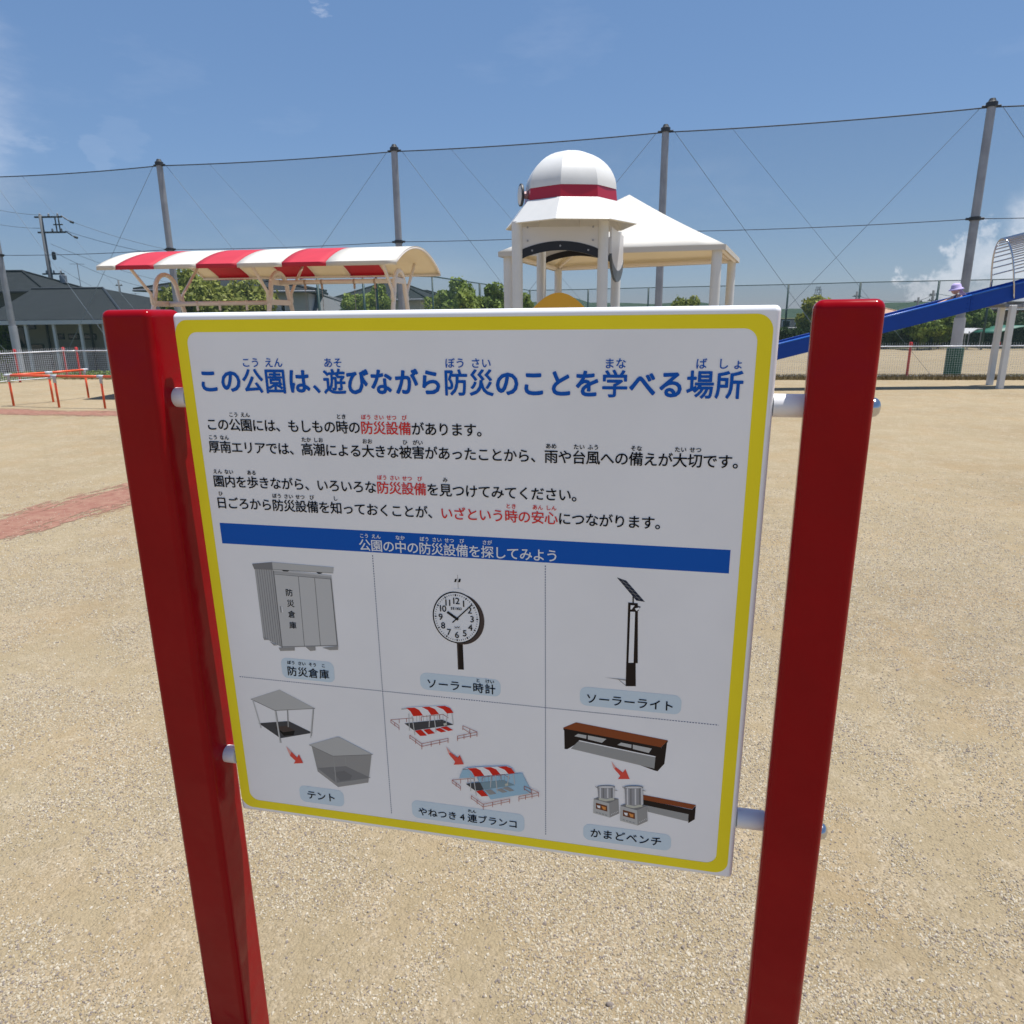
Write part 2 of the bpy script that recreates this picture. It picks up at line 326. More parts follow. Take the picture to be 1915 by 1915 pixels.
# real gravel, joined
def vnoise(x, y, s, seed):
    r = np.random.RandomState(seed); g = r.rand(64, 64); xi = x*s; yi = y*s
    x0 = np.floor(xi).astype(int); y0 = np.floor(yi).astype(int); fx = xi-x0; fy = yi-y0; fx = fx*fx*(3-2*fx); fy = fy*fy*(3-2*fy)
    a = g[x0 % 64, y0 % 64]; b = g[(x0+1) % 64, y0 % 64]; c = g[x0 % 64, (y0+1) % 64]; d = g[(x0+1) % 64, (y0+1) % 64]
    return (a*(1-fx)+b*fx)*(1-fy)+(c*(1-fx)+d*fx)*fy
def gravel():
    r = np.random.RandomState(3)
    M = 1500000
    dd = .75 + 6.5*r.rand(M)**1.35; half = .78*(dd*.965+.42)+.35
    X = (r.rand(M)*2-1)*half
    keep = r.rand(M) < half/ half.max()*1.9
    wx = CAM.x + HR.x*X + HF.x*dd; wy = CAM.y + HR.y*X + HF.y*dd
    n1 = .4*vnoise(wx+50, wy+50, 3.1, 1)+.35*vnoise(wx+50, wy+50, 8.5, 2)+.25*vnoise(wx+50, wy+50, 1.1, 4)
    keep &= r.rand(M) < np.clip((n1-.33)*5.0, .10, 1)*np.clip(1.35-dd/5.2, .08, 1)
    wx, wy, dd = wx[keep], wy[keep], dd[keep]
    n = min(len(wx), 310000); wx, wy, dd = wx[:n], wy[:n], dd[:n]
    size = .0020 + .0028*r.rand(n)**2.2 + (r.rand(n) < .05)*.0018*r.rand(n) + (r.rand(n) < .0035)*.005*r.rand(n)
    size *= (1+.10*np.maximum(dd-3, 0))
    base = np.array([(1,0,0),(-.5,.87,0),(-.5,-.87,0),(.35,.35,.75),(-.45,.1,.8),(.1,-.5,.7),(0,0,-.6)], float)
    faces = np.array([(0,1,3),(1,4,3),(1,2,4),(2,5,4),(2,0,5),(0,3,5),(3,4,5)], int)
    base = base[:6]; k = 6
    jit = 1+ (r.rand(n, k, 3)-.5)*.7
    sc = size[:, None]*np.stack([1+.5*r.rand(n), 1-.3*r.rand(n), .9+.4*r.rand(n)], 1)
    v = base[None]*jit*sc[:, None, :]
    a = r.rand(n)*2*PI; ca, sa = np.cos(a)[:, None], np.sin(a)[:, None]
    x = v[:, :, 0]*ca - v[:, :, 1]*sa; y = v[:, :, 0]*sa + v[:, :, 1]*ca
    tl = (r.rand(n, 1)-.5)*.5; z = v[:, :, 2] + x*tl
    v = np.stack([x+wx[:, None], y+wy[:, None], z+.0005], 2).reshape(-1, 3)
    f = (faces[None]+(np.arange(n)*k)[:, None, None]).reshape(-1, 3)
    me = bpy.data.meshes.new('gravel'); me.vertices.add(len(v)); me.vertices.foreach_set('co', v.ravel())
    me.loops.add(f.size); me.loops.foreach_set('vertex_index', f.ravel()); me.polygons.add(len(f))
    me.polygons.foreach_set('loop_start', np.arange(0, f.size, 3)); me.update(calc_edges=True)
    M_ = bpy.data.materials.new('pebbles'); M_.use_nodes = True; t = M_.node_tree; b = t.nodes['Principled BSDF']; b.inputs['Roughness'].default_value = .8
    g = t.nodes.new('ShaderNodeNewGeometry'); cr = t.nodes.new('ShaderNodeValToRGB'); t.links.new(g.outputs['Random Per Island'], cr.inputs[0])
    e = cr.color_ramp.elements; e[0].position = 0; e[0].color = (.17, .145, .13, 1); e[1].position = 1; e[1].color = (.47, .425, .345, 1)
    for p, c in ((.12, (.21, .175, .15)), (.25, (.285, .24, .17)), (.55, (.355, .305, .22)), (.85, (.415, .37, .285))): x = e.new(p); x.color = (*c, 1)
    t.links.new(cr.outputs[0], b.inputs['Base Color']); me.materials.append(M_)
    o = bpy.data.objects.new('gravel', me); C.objects.link(o); tag(o, 'fine pale gravel scattered over the sand around the sign', 'gravel', kind='stuff')
gravel()

# ------------------------------------------------------------------ the information sign
sign = thing('information_sign', 'white notice board with yellow border hung between two thick red posts', 'sign', (0.45, 0, 0))
SO = Vector((0.45, 0, 0))
TILT = 0.02094; VS = 0.92144/915
PT, PD = -.025, .059                          # post front and back
def post(x0, x1, name):
    mb = MB(); cx = (x0+x1)/2; mb.box((x0-SO.x, PT, -.05), (x1-SO.x, PD, 1.606))
    o = part('post', mb, red, sign, bevel=.012, segs=5, label=name); return o
postL = post(-.1145, -.0265, 'left red post'); postR = post(.9430, 1.0265, 'right red post')
_c = Vector((.984-SO.x, .017, 0)); postR.matrix_basis = Matrix.Translation(_c) @ Matrix.Rotation(R(-9), 4, 'Z') @ Matrix.Translation(-_c)
def bpt(u, v, n):                              # board coordinates in mm: u right, v down, n out of the face
    return Vector((u/1000, v*VS*math.sin(TILT)-n/1000*math.cos(TILT), 1.6-v*VS*math.cos(TILT)-n/1000*math.sin(TILT)))-SO
def rrect(u0, v0, u1, v1, r, k=6):
    pts = []
    for (cx, cy, a0) in ((u1-r, v0+r, -90), (u1-r, v1-r, 0), (u0+r, v1-r, 90), (u0+r, v0+r, 180)):
        for i in range(k+1):
            a = R(a0+90*i/k); pts.append((cx+r*math.cos(a), cy+r*math.sin(a)))
    return pts
mb = MB(); mb.prism([bpt(u, v, 0) for u, v in rrect(-5, 0, 902, 915, 8)], bpt(0, 0, -28)-bpt(0, 0, 0))
panel = part('panel', mb, board, sign, bevel=.008, segs=5)
# brackets: white cylinders between post and panel, bolts on the outside
for (v, r) in ((132, .0160), (800, .0160)):
    z = 1.6-v*VS
    for s in (0, 1):
        a, b = ((-.0267-SO.x), (-.0052-SO.x)) if s == 0 else ((.9022-SO.x), (.9442-SO.x))
        yy = .018 + v*VS*math.sin(TILT)*.6
        mb = MB(); mb.tube([(a, yy, z), (b, yy, z)], r, 28); part('bracket', mb, white, sign, smooth=True, autosm=True)
        ox = -.1147-SO.x if s == 0 else 1.0242-SO.x; sg = -1 if s == 0 else 1
        mb = MB(); mb.tube([(ox, yy, z), (ox+sg*.006, yy, z), (ox+sg*.010, yy, z), (ox+sg*.013, yy, z), (ox+sg*.0145, yy, z)], [.0130, .0130, .0115, .008, .003], 24)
        o = part('bolt', mb, steel, postL if s == 0 else postR, smooth=True)
# ---- flat print: glyphs taken from Blender's own font
GC = {}
def glyph(ch):
    if ch in GC: return GC[ch]
    res = []
    for off in (0.0,):
        cu = bpy.data.curves.new('g', 'FONT'); cu.body = ch; cu.size = 1; cu.resolution_u = 3; cu.offset = off; cu.fill_mode = 'FRONT'
        o = bpy.data.objects.new('g', cu); C.objects.link(o); bpy.context.view_layer.update()
        me = o.to_mesh(); v = [(a.co.x, a.co.y) for a in me.vertices]; f = [tuple(p.vertices) for p in me.polygons]
        o.to_mesh_clear(); bpy.data.objects.remove(o); bpy.data.curves.remove(cu); res.append((v, f))
    GC[ch] = res; return res
FULLC = {}
def setglyph(mb, ch, u, v, em, weight, n, mi=0, sx=1.0):
    g = glyph(ch); vs, fs = g[0]
    if not vs: return
    if ord(ch) < 0x2000:
        x0 = min(a[0] for a in vs); x1 = max(a[0] for a in vs); cx = (x0+x1)/2; cy = .36
    else: cx, cy = .5*FONTW, .5*FONTW-.12*FONTW
    k, rr = ((1, 0), (6, max(.0125*em/EMK, .17)), (12, (.029 if 0x3040 <= ord(ch) < 0x3100 else .019)*em/EMK))[weight]
    for i in range(k):                          # a thicker, rounder stroke: the same outline laid again in a small ring
        du, dv = (rr*math.cos(2*PI*i/k), rr*math.sin(2*PI*i/k)) if k > 1 else (0, 0)
        mb.add([bpt(u+(a-cx)*em*sx+du, v-(b-cy)*em+dv, n+i*.01) for a, b in vs], fs, mi)
vs, _ = glyph('国')[0]
FONTW = max(1e-3, (max(a[0] for a in vs)+min(a[0] for a in vs)))   # full-width advance in font units

EMK = 1/FONTW
def line(name, text, us, v, em, weight, mt, rubies=(), rv=0, rem=8.5, rw=0, hot=(), mt2=None, sx=1.0):
    mb = MB(); mb2 = MB()
    for i, ch in enumerate(text): setglyph(mb2 if i in hot else mb, ch, us[i], v, em*EMK, weight, .9, 0, sx)
    for (i, s) in rubies:
        k = len(s); pitch = rem*1.02
        if s == 'しょ': pitch = rem*1.25
        for j, ch in enumerate(s): setglyph(mb2 if i in hot else mb, ch, us[i]+(j-(k-1)/2)*pitch, rv, rem*EMK, rw, .9)
    part(name, mb, mt, panel, fix=False)
    if mb2.v: part(name, mb2, mt2, panel, fix=False)
def pitch(u0, p, n): return [u0+p*i for i in range(n)]
# border
o_ = rrect(-1, 10.5, 893, 904.5, 22, 8); i_ = rrect(18, 29, 874, 887, 18, 8)
mb = MB(); n_ = len(o_); mb.add([bpt(u, v, .3) for u, v in o_]+[bpt(u, v, .3) for u, v in i_], [(k, (k+1) % n_, n_+(k+1) % n_, n_+k) for k in range(n_)])
part('yellow_border', mb, yellow, panel, fix=False)
tu = [47, 86, 124, 163, 203, 243.5, 262, 299, 338, 378, 416, 454.5, 493.5, 532, 571, 610, 648.5, 687, 725.5, 764.5, 803.5, 842]
line('title_lettering', 'この公園は、遊びながら防災のことを学べる場所', tu, 103, 40, 2, blue,
     [(2, 'こう'), (3, 'えん'), (6, 'あそ'), (11, 'ぼう'), (12, 'さい'), (17, 'まな'), (20, 'ば'), (21, 'しょ')], 75, 15.5, 1, sx=.95)
P4 = 20.58
line('text_line', 'この公園には、もしもの時の防災設備があります。', pitch(42, P4, 23), 172.5, 21.3, 1, black,
     [(2, 'こう'), (3, 'えん'), (11, 'とき'), (13, 'ぼう'), (14, 'さい'), (15, 'せつ'), (16, 'び')], 156.3, 8.3, 1, range(13, 17), redp)
line('text_line', '厚南エリアでは、高潮による大きな被害があったことから、雨や台風への備えが大切です。', pitch(41, P4, 41), 209, 21.3, 1, black,
     [(0, 'こう'), (1, 'なん'), (8, 'たか'), (9, 'しお'), (13, 'おお'), (16, 'ひ'), (17, 'がい'), (27, 'あめ'), (29, 'たい'), (30, 'ふう'), (33, 'そな'), (36, 'たい'), (37, 'せつ')], 193.6, 8.3, 1)
line('text_line', '園内を歩きながら、いろいろな防災設備を見つけてみてください。', pitch(41, P4, 30), 266.4, 21.3, 1, black,
     [(0, 'えん'), (1, 'ない'), (3, 'ある'), (14, 'ぼう'), (15, 'さい'), (16, 'せつ'), (17, 'び'), (19, 'み')], 250.2, 8.3, 1, range(14, 18), redp)
line('text_line', '日ごろから防災設備を知っておくことが、いざという時の安心につながります。', pitch(41, P4, 36), 303.2, 21.3, 1, black,
     [(0, 'ひ'), (5, 'ぼう'), (6, 'さい'), (7, 'せつ'), (8, 'び'), (10, 'し'), (24, 'とき'), (26, 'あん'), (27, 'しん')], 287.4, 8.3, 1, range(19, 28), redp)
def quad(mb, pts, n, mi=0): mb.add([bpt(u, v, n) for u, v in pts], [tuple(range(len(pts)))], mi)
mb = MB(); quad(mb, [(31.6, 338.8), (860, 338.8), (860, 375), (31.6, 375)], .3); part('heading_bar', mb, blue, panel, fix=False)
line('heading_lettering', '公園の中の防災設備を探してみよう', pitch(291.5, 20.45, 16), 363, 21.3, 1, whitep,
     [(0, 'こう'), (1, 'えん'), (3, 'なか'), (5, 'ぼう'), (6, 'さい'), (7, 'せつ'), (8, 'び'), (10, 'さが')], 347.4, 8.0, 1)
def dashed(a, b, vert):
    mb = MB(); p = a[1] if vert else a[0]; e = b[1] if vert else b[0]
    while p < e:
        q = min(p+2.6, e)
        if vert: quad(mb, [(a[0]-.62, p), (a[0]+.62, p), (a[0]+.62, q), (a[0]-.62, q)], .3)
        else: quad(mb, [(p, a[1]-.62), (q, a[1]-.62), (q, a[1]+.62), (p, a[1]+.62)], .3)
        p += 4.4
    o = part('dashed_line', mb, mat('dark_blue_print', (0.006, .035, .16), .3, spec=.1), panel, fix=False)
dashed((303.3, 380), (303.3, 876), True); dashed((587.6, 380), (587.6, 876), True); dashed((30, 626.8), (862, 626.8), False)
for (u0, v0, u1, v1, tx, ta, tb, tv, ru, rv) in ((116, 580.5, 216, 620, '防災倉庫', 135.7, 20.4, 605, [(0, 'ぼう'), (1, 'さい'), (2, 'そう'), (3, 'こ')], 588.5),
        (373, 584, 512.5, 615.5, 'ソーラー時計', 393.5, 20.2, 602.5, [(4, 'と'), (5, 'けい')], 588.5), (644, 582, 803.5, 615.5, 'ソーラーライト', 663, 20.1, 601.5, [], 0),
        (123, 841, 211.5, 876, 'テント', 147, 19.6, 858.8, [], 0), (343.6, 840.5, 550, 877.5, 'やねつき4連ブランコ', 364, 18.4, 862.3, [(5, 'れん')], 847.3),
        (653, 842, 800, 874.5, 'かまどベンチ', 674, 20.3, 858.3, [], 0)):
    mb = MB(); quad(mb, rrect(u0, v0, u1, v1, 11), .3); part('caption_plate', mb, platep, panel, fix=False)
    line('caption_lettering', tx, pitch(ta, tb, len(tx)), tv, 19.5 if tx[0] != 'や' else 18.2, 1, black, ru, rv, 7.6, 1)
# ---- picture prints, traced in board millimetres from measured corners
src = [(325, 585), (1465, 571), (1361, 1645), (455, 1515)]; dst = [(0, 0), (900, 0), (900, 915), (0, 915)]
A_ = []; b_ = []
for (x, y), (u, v) in zip(src, dst):
    A_ += [[x, y, 1, 0, 0, 0, -u*x, -u*y], [0, 0, 0, x, y, 1, -v*x, -v*y]]; b_ += [u, v]
HM = np.append(np.linalg.solve(np.array(A_, float), np.array(b_, float)), 1).reshape(3, 3)
ZK = {'C': (400, 1000, 3.83), 'D': (860, 1020, 3.546), 'E': (420, 1260, 5.984), 'F': (710, 1280, 5.984), 'G': (1020, 1330, 5.039), 'H': (780, 1070, 9.575)}
def zu(k, x, y):
    o = ZK[k]; q = HM @ np.array([o[0]+x/o[2], o[1]+y/o[2], 1]); return (q[0]/q[2], q[1]/q[2])
PCOL = {'roof': (.38, .38, .365), 'wall': (.31, .31, .305), 'walld': (.17, .17, .17), 'front': (.42, .42, .41), 'seam': (.14, .14, .14), 'blk': (.012, .012, .012), 'wht': (.66, .67, .68),
        'brn': (.20, .055, .02), 'dbr': (.02, .015, .013), 'slab': (.26, .26, .25), 'redd': (.50, .025, .015), 'arrow': (.56, .07, .05), 'arr2': (.60, .30, .26), 'dg': (.055, .055, .058), 'mg': (.25, .245, .235),
        'lb': (.27, .42, .52), 'lb2': (.17, .25, .29), 'ring': (.06, .045, .04), 'face': (.62, .63, .64), 'pv': (.02, .024, .04), 'fire': (.13, .05, .025), 'fire2': (.55, .22, .06), 'pot': (.25, .25, .26), 'potl': (.5, .5, .5), 'wire': (.30, .08, .06), 'bub': (.42, .42, .35)}
PK = list(PCOL); PM = [mat('print_'+k, tuple(min(.9, x*1.4) for x in c), .3, spec=.06) for k, c in PCOL.items()]
class Pic:
    def __init__(s, k): s.k = k; s.mb = MB(); s.n = .3
    def p(s, c, pts, dx=0, dy=0):
        s.n += .02; quad(s.mb, [zu(s.k, x+dx, y+dy) for x, y in pts], s.n, PK.index(c)); return s
    def l(s, c, a, b, wd, dx=0, dy=0):
        (x0, y0), (x1, y1) = a, b; d = math.hypot(x1-x0, y1-y0) or 1; nx_, ny_ = -(y1-y0)/d*wd/2, (x1-x0)/d*wd/2
        return s.p(c, [(x0+nx_, y0+ny_), (x1+nx_, y1+ny_), (x1-nx_, y1-ny_), (x0-nx_, y0-ny_)], dx, dy)
    def t(s, c, ch, x, y, em, weight=1):
        s.n += .02; u, v = zu(s.k, x, y); setglyph(s.mb, ch, u, v, em*EMK, weight, s.n, PK.index(c))
    def done(s, name):
        me = s.mb.mesh(name, PM, fix=False); used = sorted(set(s.mb.m)); return part(name, me, None, panel)
# storage shed
P = Pic('C')
P.p('wall', [(292, 248), (428, 250), (490, 812), (352, 738)])
for i in range(1, 8): P.l('walld', (292+i*17, 252), (352+i*17.5, 738+i*9.2), 4)
P.p('front', [(425, 250), (842, 295), (888, 800), (488, 812)]).p('wall', [(428, 262), (840, 305), (842, 320), (432, 280)])
P.l('seam', (428, 262), (488, 812), 7).l('seam', (606, 305), (648, 806), 4).l('seam', (722, 315), (762, 798), 4).l('seam', (838, 318), (884, 800), 7).l('seam', (436, 286), (836, 322), 4).l('walld', (488, 806), (886, 796), 5)
P.p('walld', [(275, 212), (420, 200), (426, 256), (290, 250)]).p('roof', [(418, 200), (858, 238), (854, 280), (424, 254)]).l('seam', (424, 252), (854, 279), 3)
P.p('blk', [(485, 256), (542, 260), (530, 268), (500, 266)]).p('blk', [(733, 272), (780, 277), (766, 284), (748, 283)])
for q in ([(463, 812), (578, 808), (578, 833), (475, 836)], [(655, 806), (725, 803), (727, 832), (690, 836)], [(775, 812), (888, 800), (888, 828), (830, 830)], [(352, 735), (392, 756), (360, 758)], [(400, 768), (456, 795), (430, 797)]): P.p('mg', q)
P.l('wht', (488, 520), (494, 560), 5).l('walld', (476, 515), (482, 562), 6)
for ch, x, y in (('防', 540, 418), ('災', 550, 495), ('倉', 558, 573), ('庫', 566, 652)): P.t('blk', ch, x, y, 14, 1)
P.done('storage_shed_picture')
# clock on a post
P = Pic('H'); cu_, cv_ = zu('H', 700, 828); ra = (zu('H', 1122, 850)[0]-zu('H', 272, 800)[0])/2; rb = (zu('H', 715, 1282)[1]-zu('H', 700, 362)[1])/2
def disc(P, c, du, dv, k, n=48, kr=None):
    P.n += .02; quad(P.mb, [(cu_+du+ra*k*math.cos(2*PI*i/n), cv_+dv+rb*k*math.sin(2*PI*i/n)) for i in range(n)], P.n, PK.index(c))
P.p('dbr', [(705, 1270), (810, 1270), (828, 1758), (722, 1755)]).l('ring', (722, 1280), (738, 1750), 14)
P.p('wht', [(640, 315), (770, 312), (830, 340), (820, 380), (700, 372), (640, 350)]).l('mg', (722, 60), (735, 310), 7).p('blk', [(680, 135), (712, 133), (698, 192), (664, 192)]).p('blk', [(748, 135), (784, 133), (770, 194), (734, 194)])
for i in range(8): disc(P, 'ring', 7.2*(1-i/8), 2.4*(1-i/8), .985)
disc(P, 'blk', 0, 0, 1.0); disc(P, 'face', .3, 0, .955)
for i in range(60):
    a = 2*PI*i/60; k0, k1, wd = (.835, .91, 2.1) if i % 5 == 0 else (.85, .90, .85)
    sx, cx_ = math.sin(a), -math.cos(a)
    p0 = (cu_+ra*k0*sx, cv_+rb*k0*cx_); p1 = (cu_+ra*k1*sx, cv_+rb*k1*cx_); P.n = 1.2
    tx_, ty_ = -cx_*wd/2, sx*wd/2
    quad(P.mb, [(p0[0]+tx_, p0[1]+ty_), (p1[0]+tx_, p1[1]+ty_), (p1[0]-tx_, p1[1]-ty_), (p0[0]-tx_, p0[1]-ty_)], P.n, PK.index('blk'))
for hnum in range(1, 13):
    a = 2*PI*hnum/12; s_ = str(hnum); uu = cu_+ra*.66*math.sin(a); vv = cv_-rb*.66*math.cos(a)
    for j, ch in enumerate(s_): setglyph(P.mb, ch, uu+(j-(len(s_)-1)/2)*6.2, vv, 15.5, 1, 1.3, PK.index('blk'))
for j, ch in enumerate('SEIKO'): setglyph(P.mb, ch, cu_+(j-2)*3.7, cv_-rb*.36, 6.0, 1, 1.3, PK.index('blk'))
P.n = 1.4; P.l('blk', (540, 722), (735, 862), 40).l('blk', (632, 912), (985, 590), 21)
P.l('blk', (665, 985), (700, 1005), 9).l('blk', (700, 1005), (715, 985), 9).l('blk', (715, 985), (740, 1005), 9).l('blk', (740, 1005), (765, 982), 9).l('mg', (650, 1022), (780, 1030), 5)
P.done('solar_clock_picture')
# solar lamp
P = Pic('D')
P.p('pv', [(1040, 218), (1102, 240), (1224, 380), (1168, 372)])
for i in range(1, 6): P.l('mg', (1040+i*21, 218+i*25.5), (1102+i*20.3, 240+i*23.5), 1.6)
P.l('mg', (1071, 229), (1196, 376), 1.6).l('dbr', (1147, 345), (1147, 392), 9)
P.p('dbr', [(1114, 384), (1178, 390), (1174, 786), (1160, 786), (1160, 938), (1093, 938), (1098, 786)]).p('wht', [(1130, 402), (1163, 404), (1160, 430), (1129, 430)]).p('wht', [(1128, 445), (1159, 446), (1146, 783), (1113, 783)])
P.p('dbr', [(1138, 430), (1158, 402), (1196, 412), (1182, 440)]).p('wht', [(1158, 424), (1188, 416), (1190, 428), (1168, 440)]).l('dbr', (1133, 440), (1162, 402), 6)
P.p('mg', [(955, 880), (1095, 893), (1095, 902)]).l('mg', (1040, 888), (1095, 935), 4)
P.done('solar_lamp_picture')
# tent
P = Pic('E')
P.p('dg', [(375, 557), (710, 533), (980, 665), (620, 725)]).p('blk', [(560, 600), (690, 585), (780, 640), (768, 690), (660, 698)]).p('ring', [(560, 600), (690, 585), (780, 640), (650, 658)])
P.l('mg', (700, 412), (708, 600), 13).p('roof', [(290, 285), (610, 182), (1008, 392), (558, 414)]).l('seam', (290, 287), (558, 415), 6).l('seam', (558, 415), (1008, 393), 6)
P.l('front', (312, 295), (405, 610), 13).l('front', (564, 418), (620, 775), 17).l('front', (985, 400), (957, 720), 13).l('seam', (572, 418), (628, 775), 5).l('seam', (993, 400), (967, 700), 5)
P.p('mg', [(965, 800), (1210, 922), (1262, 1268), (1035, 1095)]).p('mg', [(1210, 922), (1635, 910), (1598, 1218), (1262, 1268)])
P.p('walld', [(1030, 1055), (1350, 1035), (1625, 1165), (1240, 1220)]).p('seam', [(1205, 1105), (1330, 1085), (1420, 1140), (1400, 1185), (1285, 1200)]).l('slab', (1345, 930), (1352, 1035), 10)
P.l('slab', (1212, 925), (1240, 1215), 12).l('slab', (1632, 912), (1602, 1165), 7).l('slab', (970, 805), (1035, 1070), 7).l('slab', (1250, 1222), (1600, 1180), 5)
P.p('roof', [(940, 795), (1265, 705), (1652, 905), (1205, 922)]).l('seam', (940, 797), (1205, 922), 5).l('seam', (1205, 922), (1650, 906), 5)
P.p('arr2', [(683, 812), (745, 875), (770, 905), (735, 930), (705, 870)]).p('arrow', [(745, 875), (806, 938), (826, 902), (873, 1000), (768, 1005), (788, 975), (725, 915)])
P.done('tent_picture')
# roofed swing
P = Pic('F')
def swingpic(P, dx, dy, second):
    fl = 'lb2' if second else 'dg'
    if second:
        P.p('lb', [(920, 950), (1000, 940), (1060, 1040), (878, 1045)])
        P.p('lb', [(1070, 1035), (1580, 990), (1690, 1210), (1230, 1285), (1150, 1170)])
    for a, b in (((115, 400), (365, 380)), ((115, 400), (208, 465)), ((118, 430), (208, 495)), ((458, 368), (700, 340)), ((700, 340), (760, 380))): P.l('wire', a, b, 5, dx, dy)
    for x, y, h in ((117, 400, 35), (160, 432, 40), (208, 465, 50), (210, 393, 45), (292, 386, 40), (365, 380, 30), (458, 368, 45), (560, 355, 50), (660, 345, 45)): P.l('wire', (x, y), (x+2, y+h), 5, dx, dy)
    P.p('dg' if not second else 'dg', [(270, 440), (690, 398), (820, 455), (375, 518)], dx, dy)
    if second: P.p('lb2', [(430, 425), (690, 398), (820, 455), (470, 505)], dx, dy)
    for i, q in enumerate(([(385, 522), (455, 510), (520, 575), (445, 580)], [(480, 510), (550, 500), (610, 550), (535, 562)], [(605, 505), (665, 490), (735, 530), (680, 540)], [(672, 485), (740, 472), (812, 515), (760, 525)])):
        P.p('redd' if not second or i == 0 else 'mg', q, dx, dy)
    for a, b in (((356, 360), (386, 572)), ((320, 330), (325, 520)), ((600, 340), (622, 537)), ((552, 345), (545, 480)), ((752, 325), (738, 430)), ((800, 322), (815, 445))): P.l('front', a, b, 9, dx, dy)
    for x in (405, 440, 480, 520, 640, 665, 700): P.l('mg', (x, 345), (x+4, 420), 3, dx, dy)
    P.p('bub', [(705, 440), (740, 430), (745, 455), (712, 465)], dx, dy)
    P.p('wht', [(235, 278), (290, 262), (470, 250), (735, 243), (790, 275), (820, 320), (370, 358), (335, 305), (300, 272)], dx, dy).l('seam', (237, 279), (298, 274), 7, dx, dy)
    for q in ([(290, 265), (385, 262), (435, 288), (478, 350), (370, 358), (338, 303)], [(465, 255), (550, 252), (612, 278), (658, 333), (570, 345), (532, 290)], [(625, 248), (722, 243), (782, 268), (820, 320), (747, 328), (705, 282)]): P.p('redd', q, dx, dy)
    for a, b in (((330, 570), (462, 665)), ((462, 665), (758, 605)), ((332, 600), (462, 695)), ((462, 695), (758, 632)), ((922, 465), (1082, 535)), ((1082, 535), (862, 580)), ((922, 495), (1000, 545)), ((862, 608), (1082, 565))): P.l('wire', a, b, 5, dx, dy)
    for x, y, h in ((331, 568, 42), (396, 615, 50), (464, 662, 65), (568, 642, 55), (664, 622, 55), (757, 603, 52), (922, 465, 45), (1000, 502, 45), (1080, 535, 50), (1008, 552, 48), (935, 563, 50), (862, 578, 55)): P.l('wire', (x, y), (x, y+h), 6, dx, dy)
swingpic(P, 0, 0, False)
P.p('arr2', [(735, 695), (785, 760), (812, 785), (790, 815), (760, 770)]).p('arrow', [(785, 760), (863, 820), (886, 790), (930, 893), (818, 897), (836, 865), (765, 775)])
swingpic(P, 683, 668, True)
P.done('roofed_swing_picture')
# stove bench
P = Pic('G')
P.p('dbr', [(166, 178), (1075, 356), (1132, 300), (1105, 500), (1040, 570), (1010, 562), (300, 300), (195, 362), (168, 360)])
P.p('slab', [(305, 280), (1022, 432), (1010, 545), (228, 357)]).l('wht', (305, 282), (1022, 434), 9)
for q in ([(262, 240), (295, 218), (375, 232), (372, 264)], [(388, 232), (562, 266), (520, 302), (388, 270)], [(665, 322), (700, 300), (798, 320), (795, 352)], [(810, 320), (988, 356), (960, 398), (810, 360)]): P.p('roof', q)
P.p('brn', [(157, 160), (278, 110), (1140, 280), (1075, 345), (160, 168)]).p('dbr', [(157, 166), (1075, 345), (1075, 360), (160, 182)]).l('dbr', (1078, 352), (1138, 288), 10)
P.p('arr2', [(608, 475), (650, 530), (675, 553), (655, 575), (625, 535)]).p('arrow', [(650, 530), (714, 580), (738, 548), (778, 642), (668, 642), (690, 612), (635, 545)])
P.p('dbr', [(905, 835), (1360, 930), (1397, 895), (1385, 1020), (1325, 1055), (1325, 975), (905, 882)]).p('slab', [(935, 890), (1328, 972), (1322, 1040), (945, 948)]).p('brn', [(905, 790), (1400, 886), (1362, 925), (905, 836)])
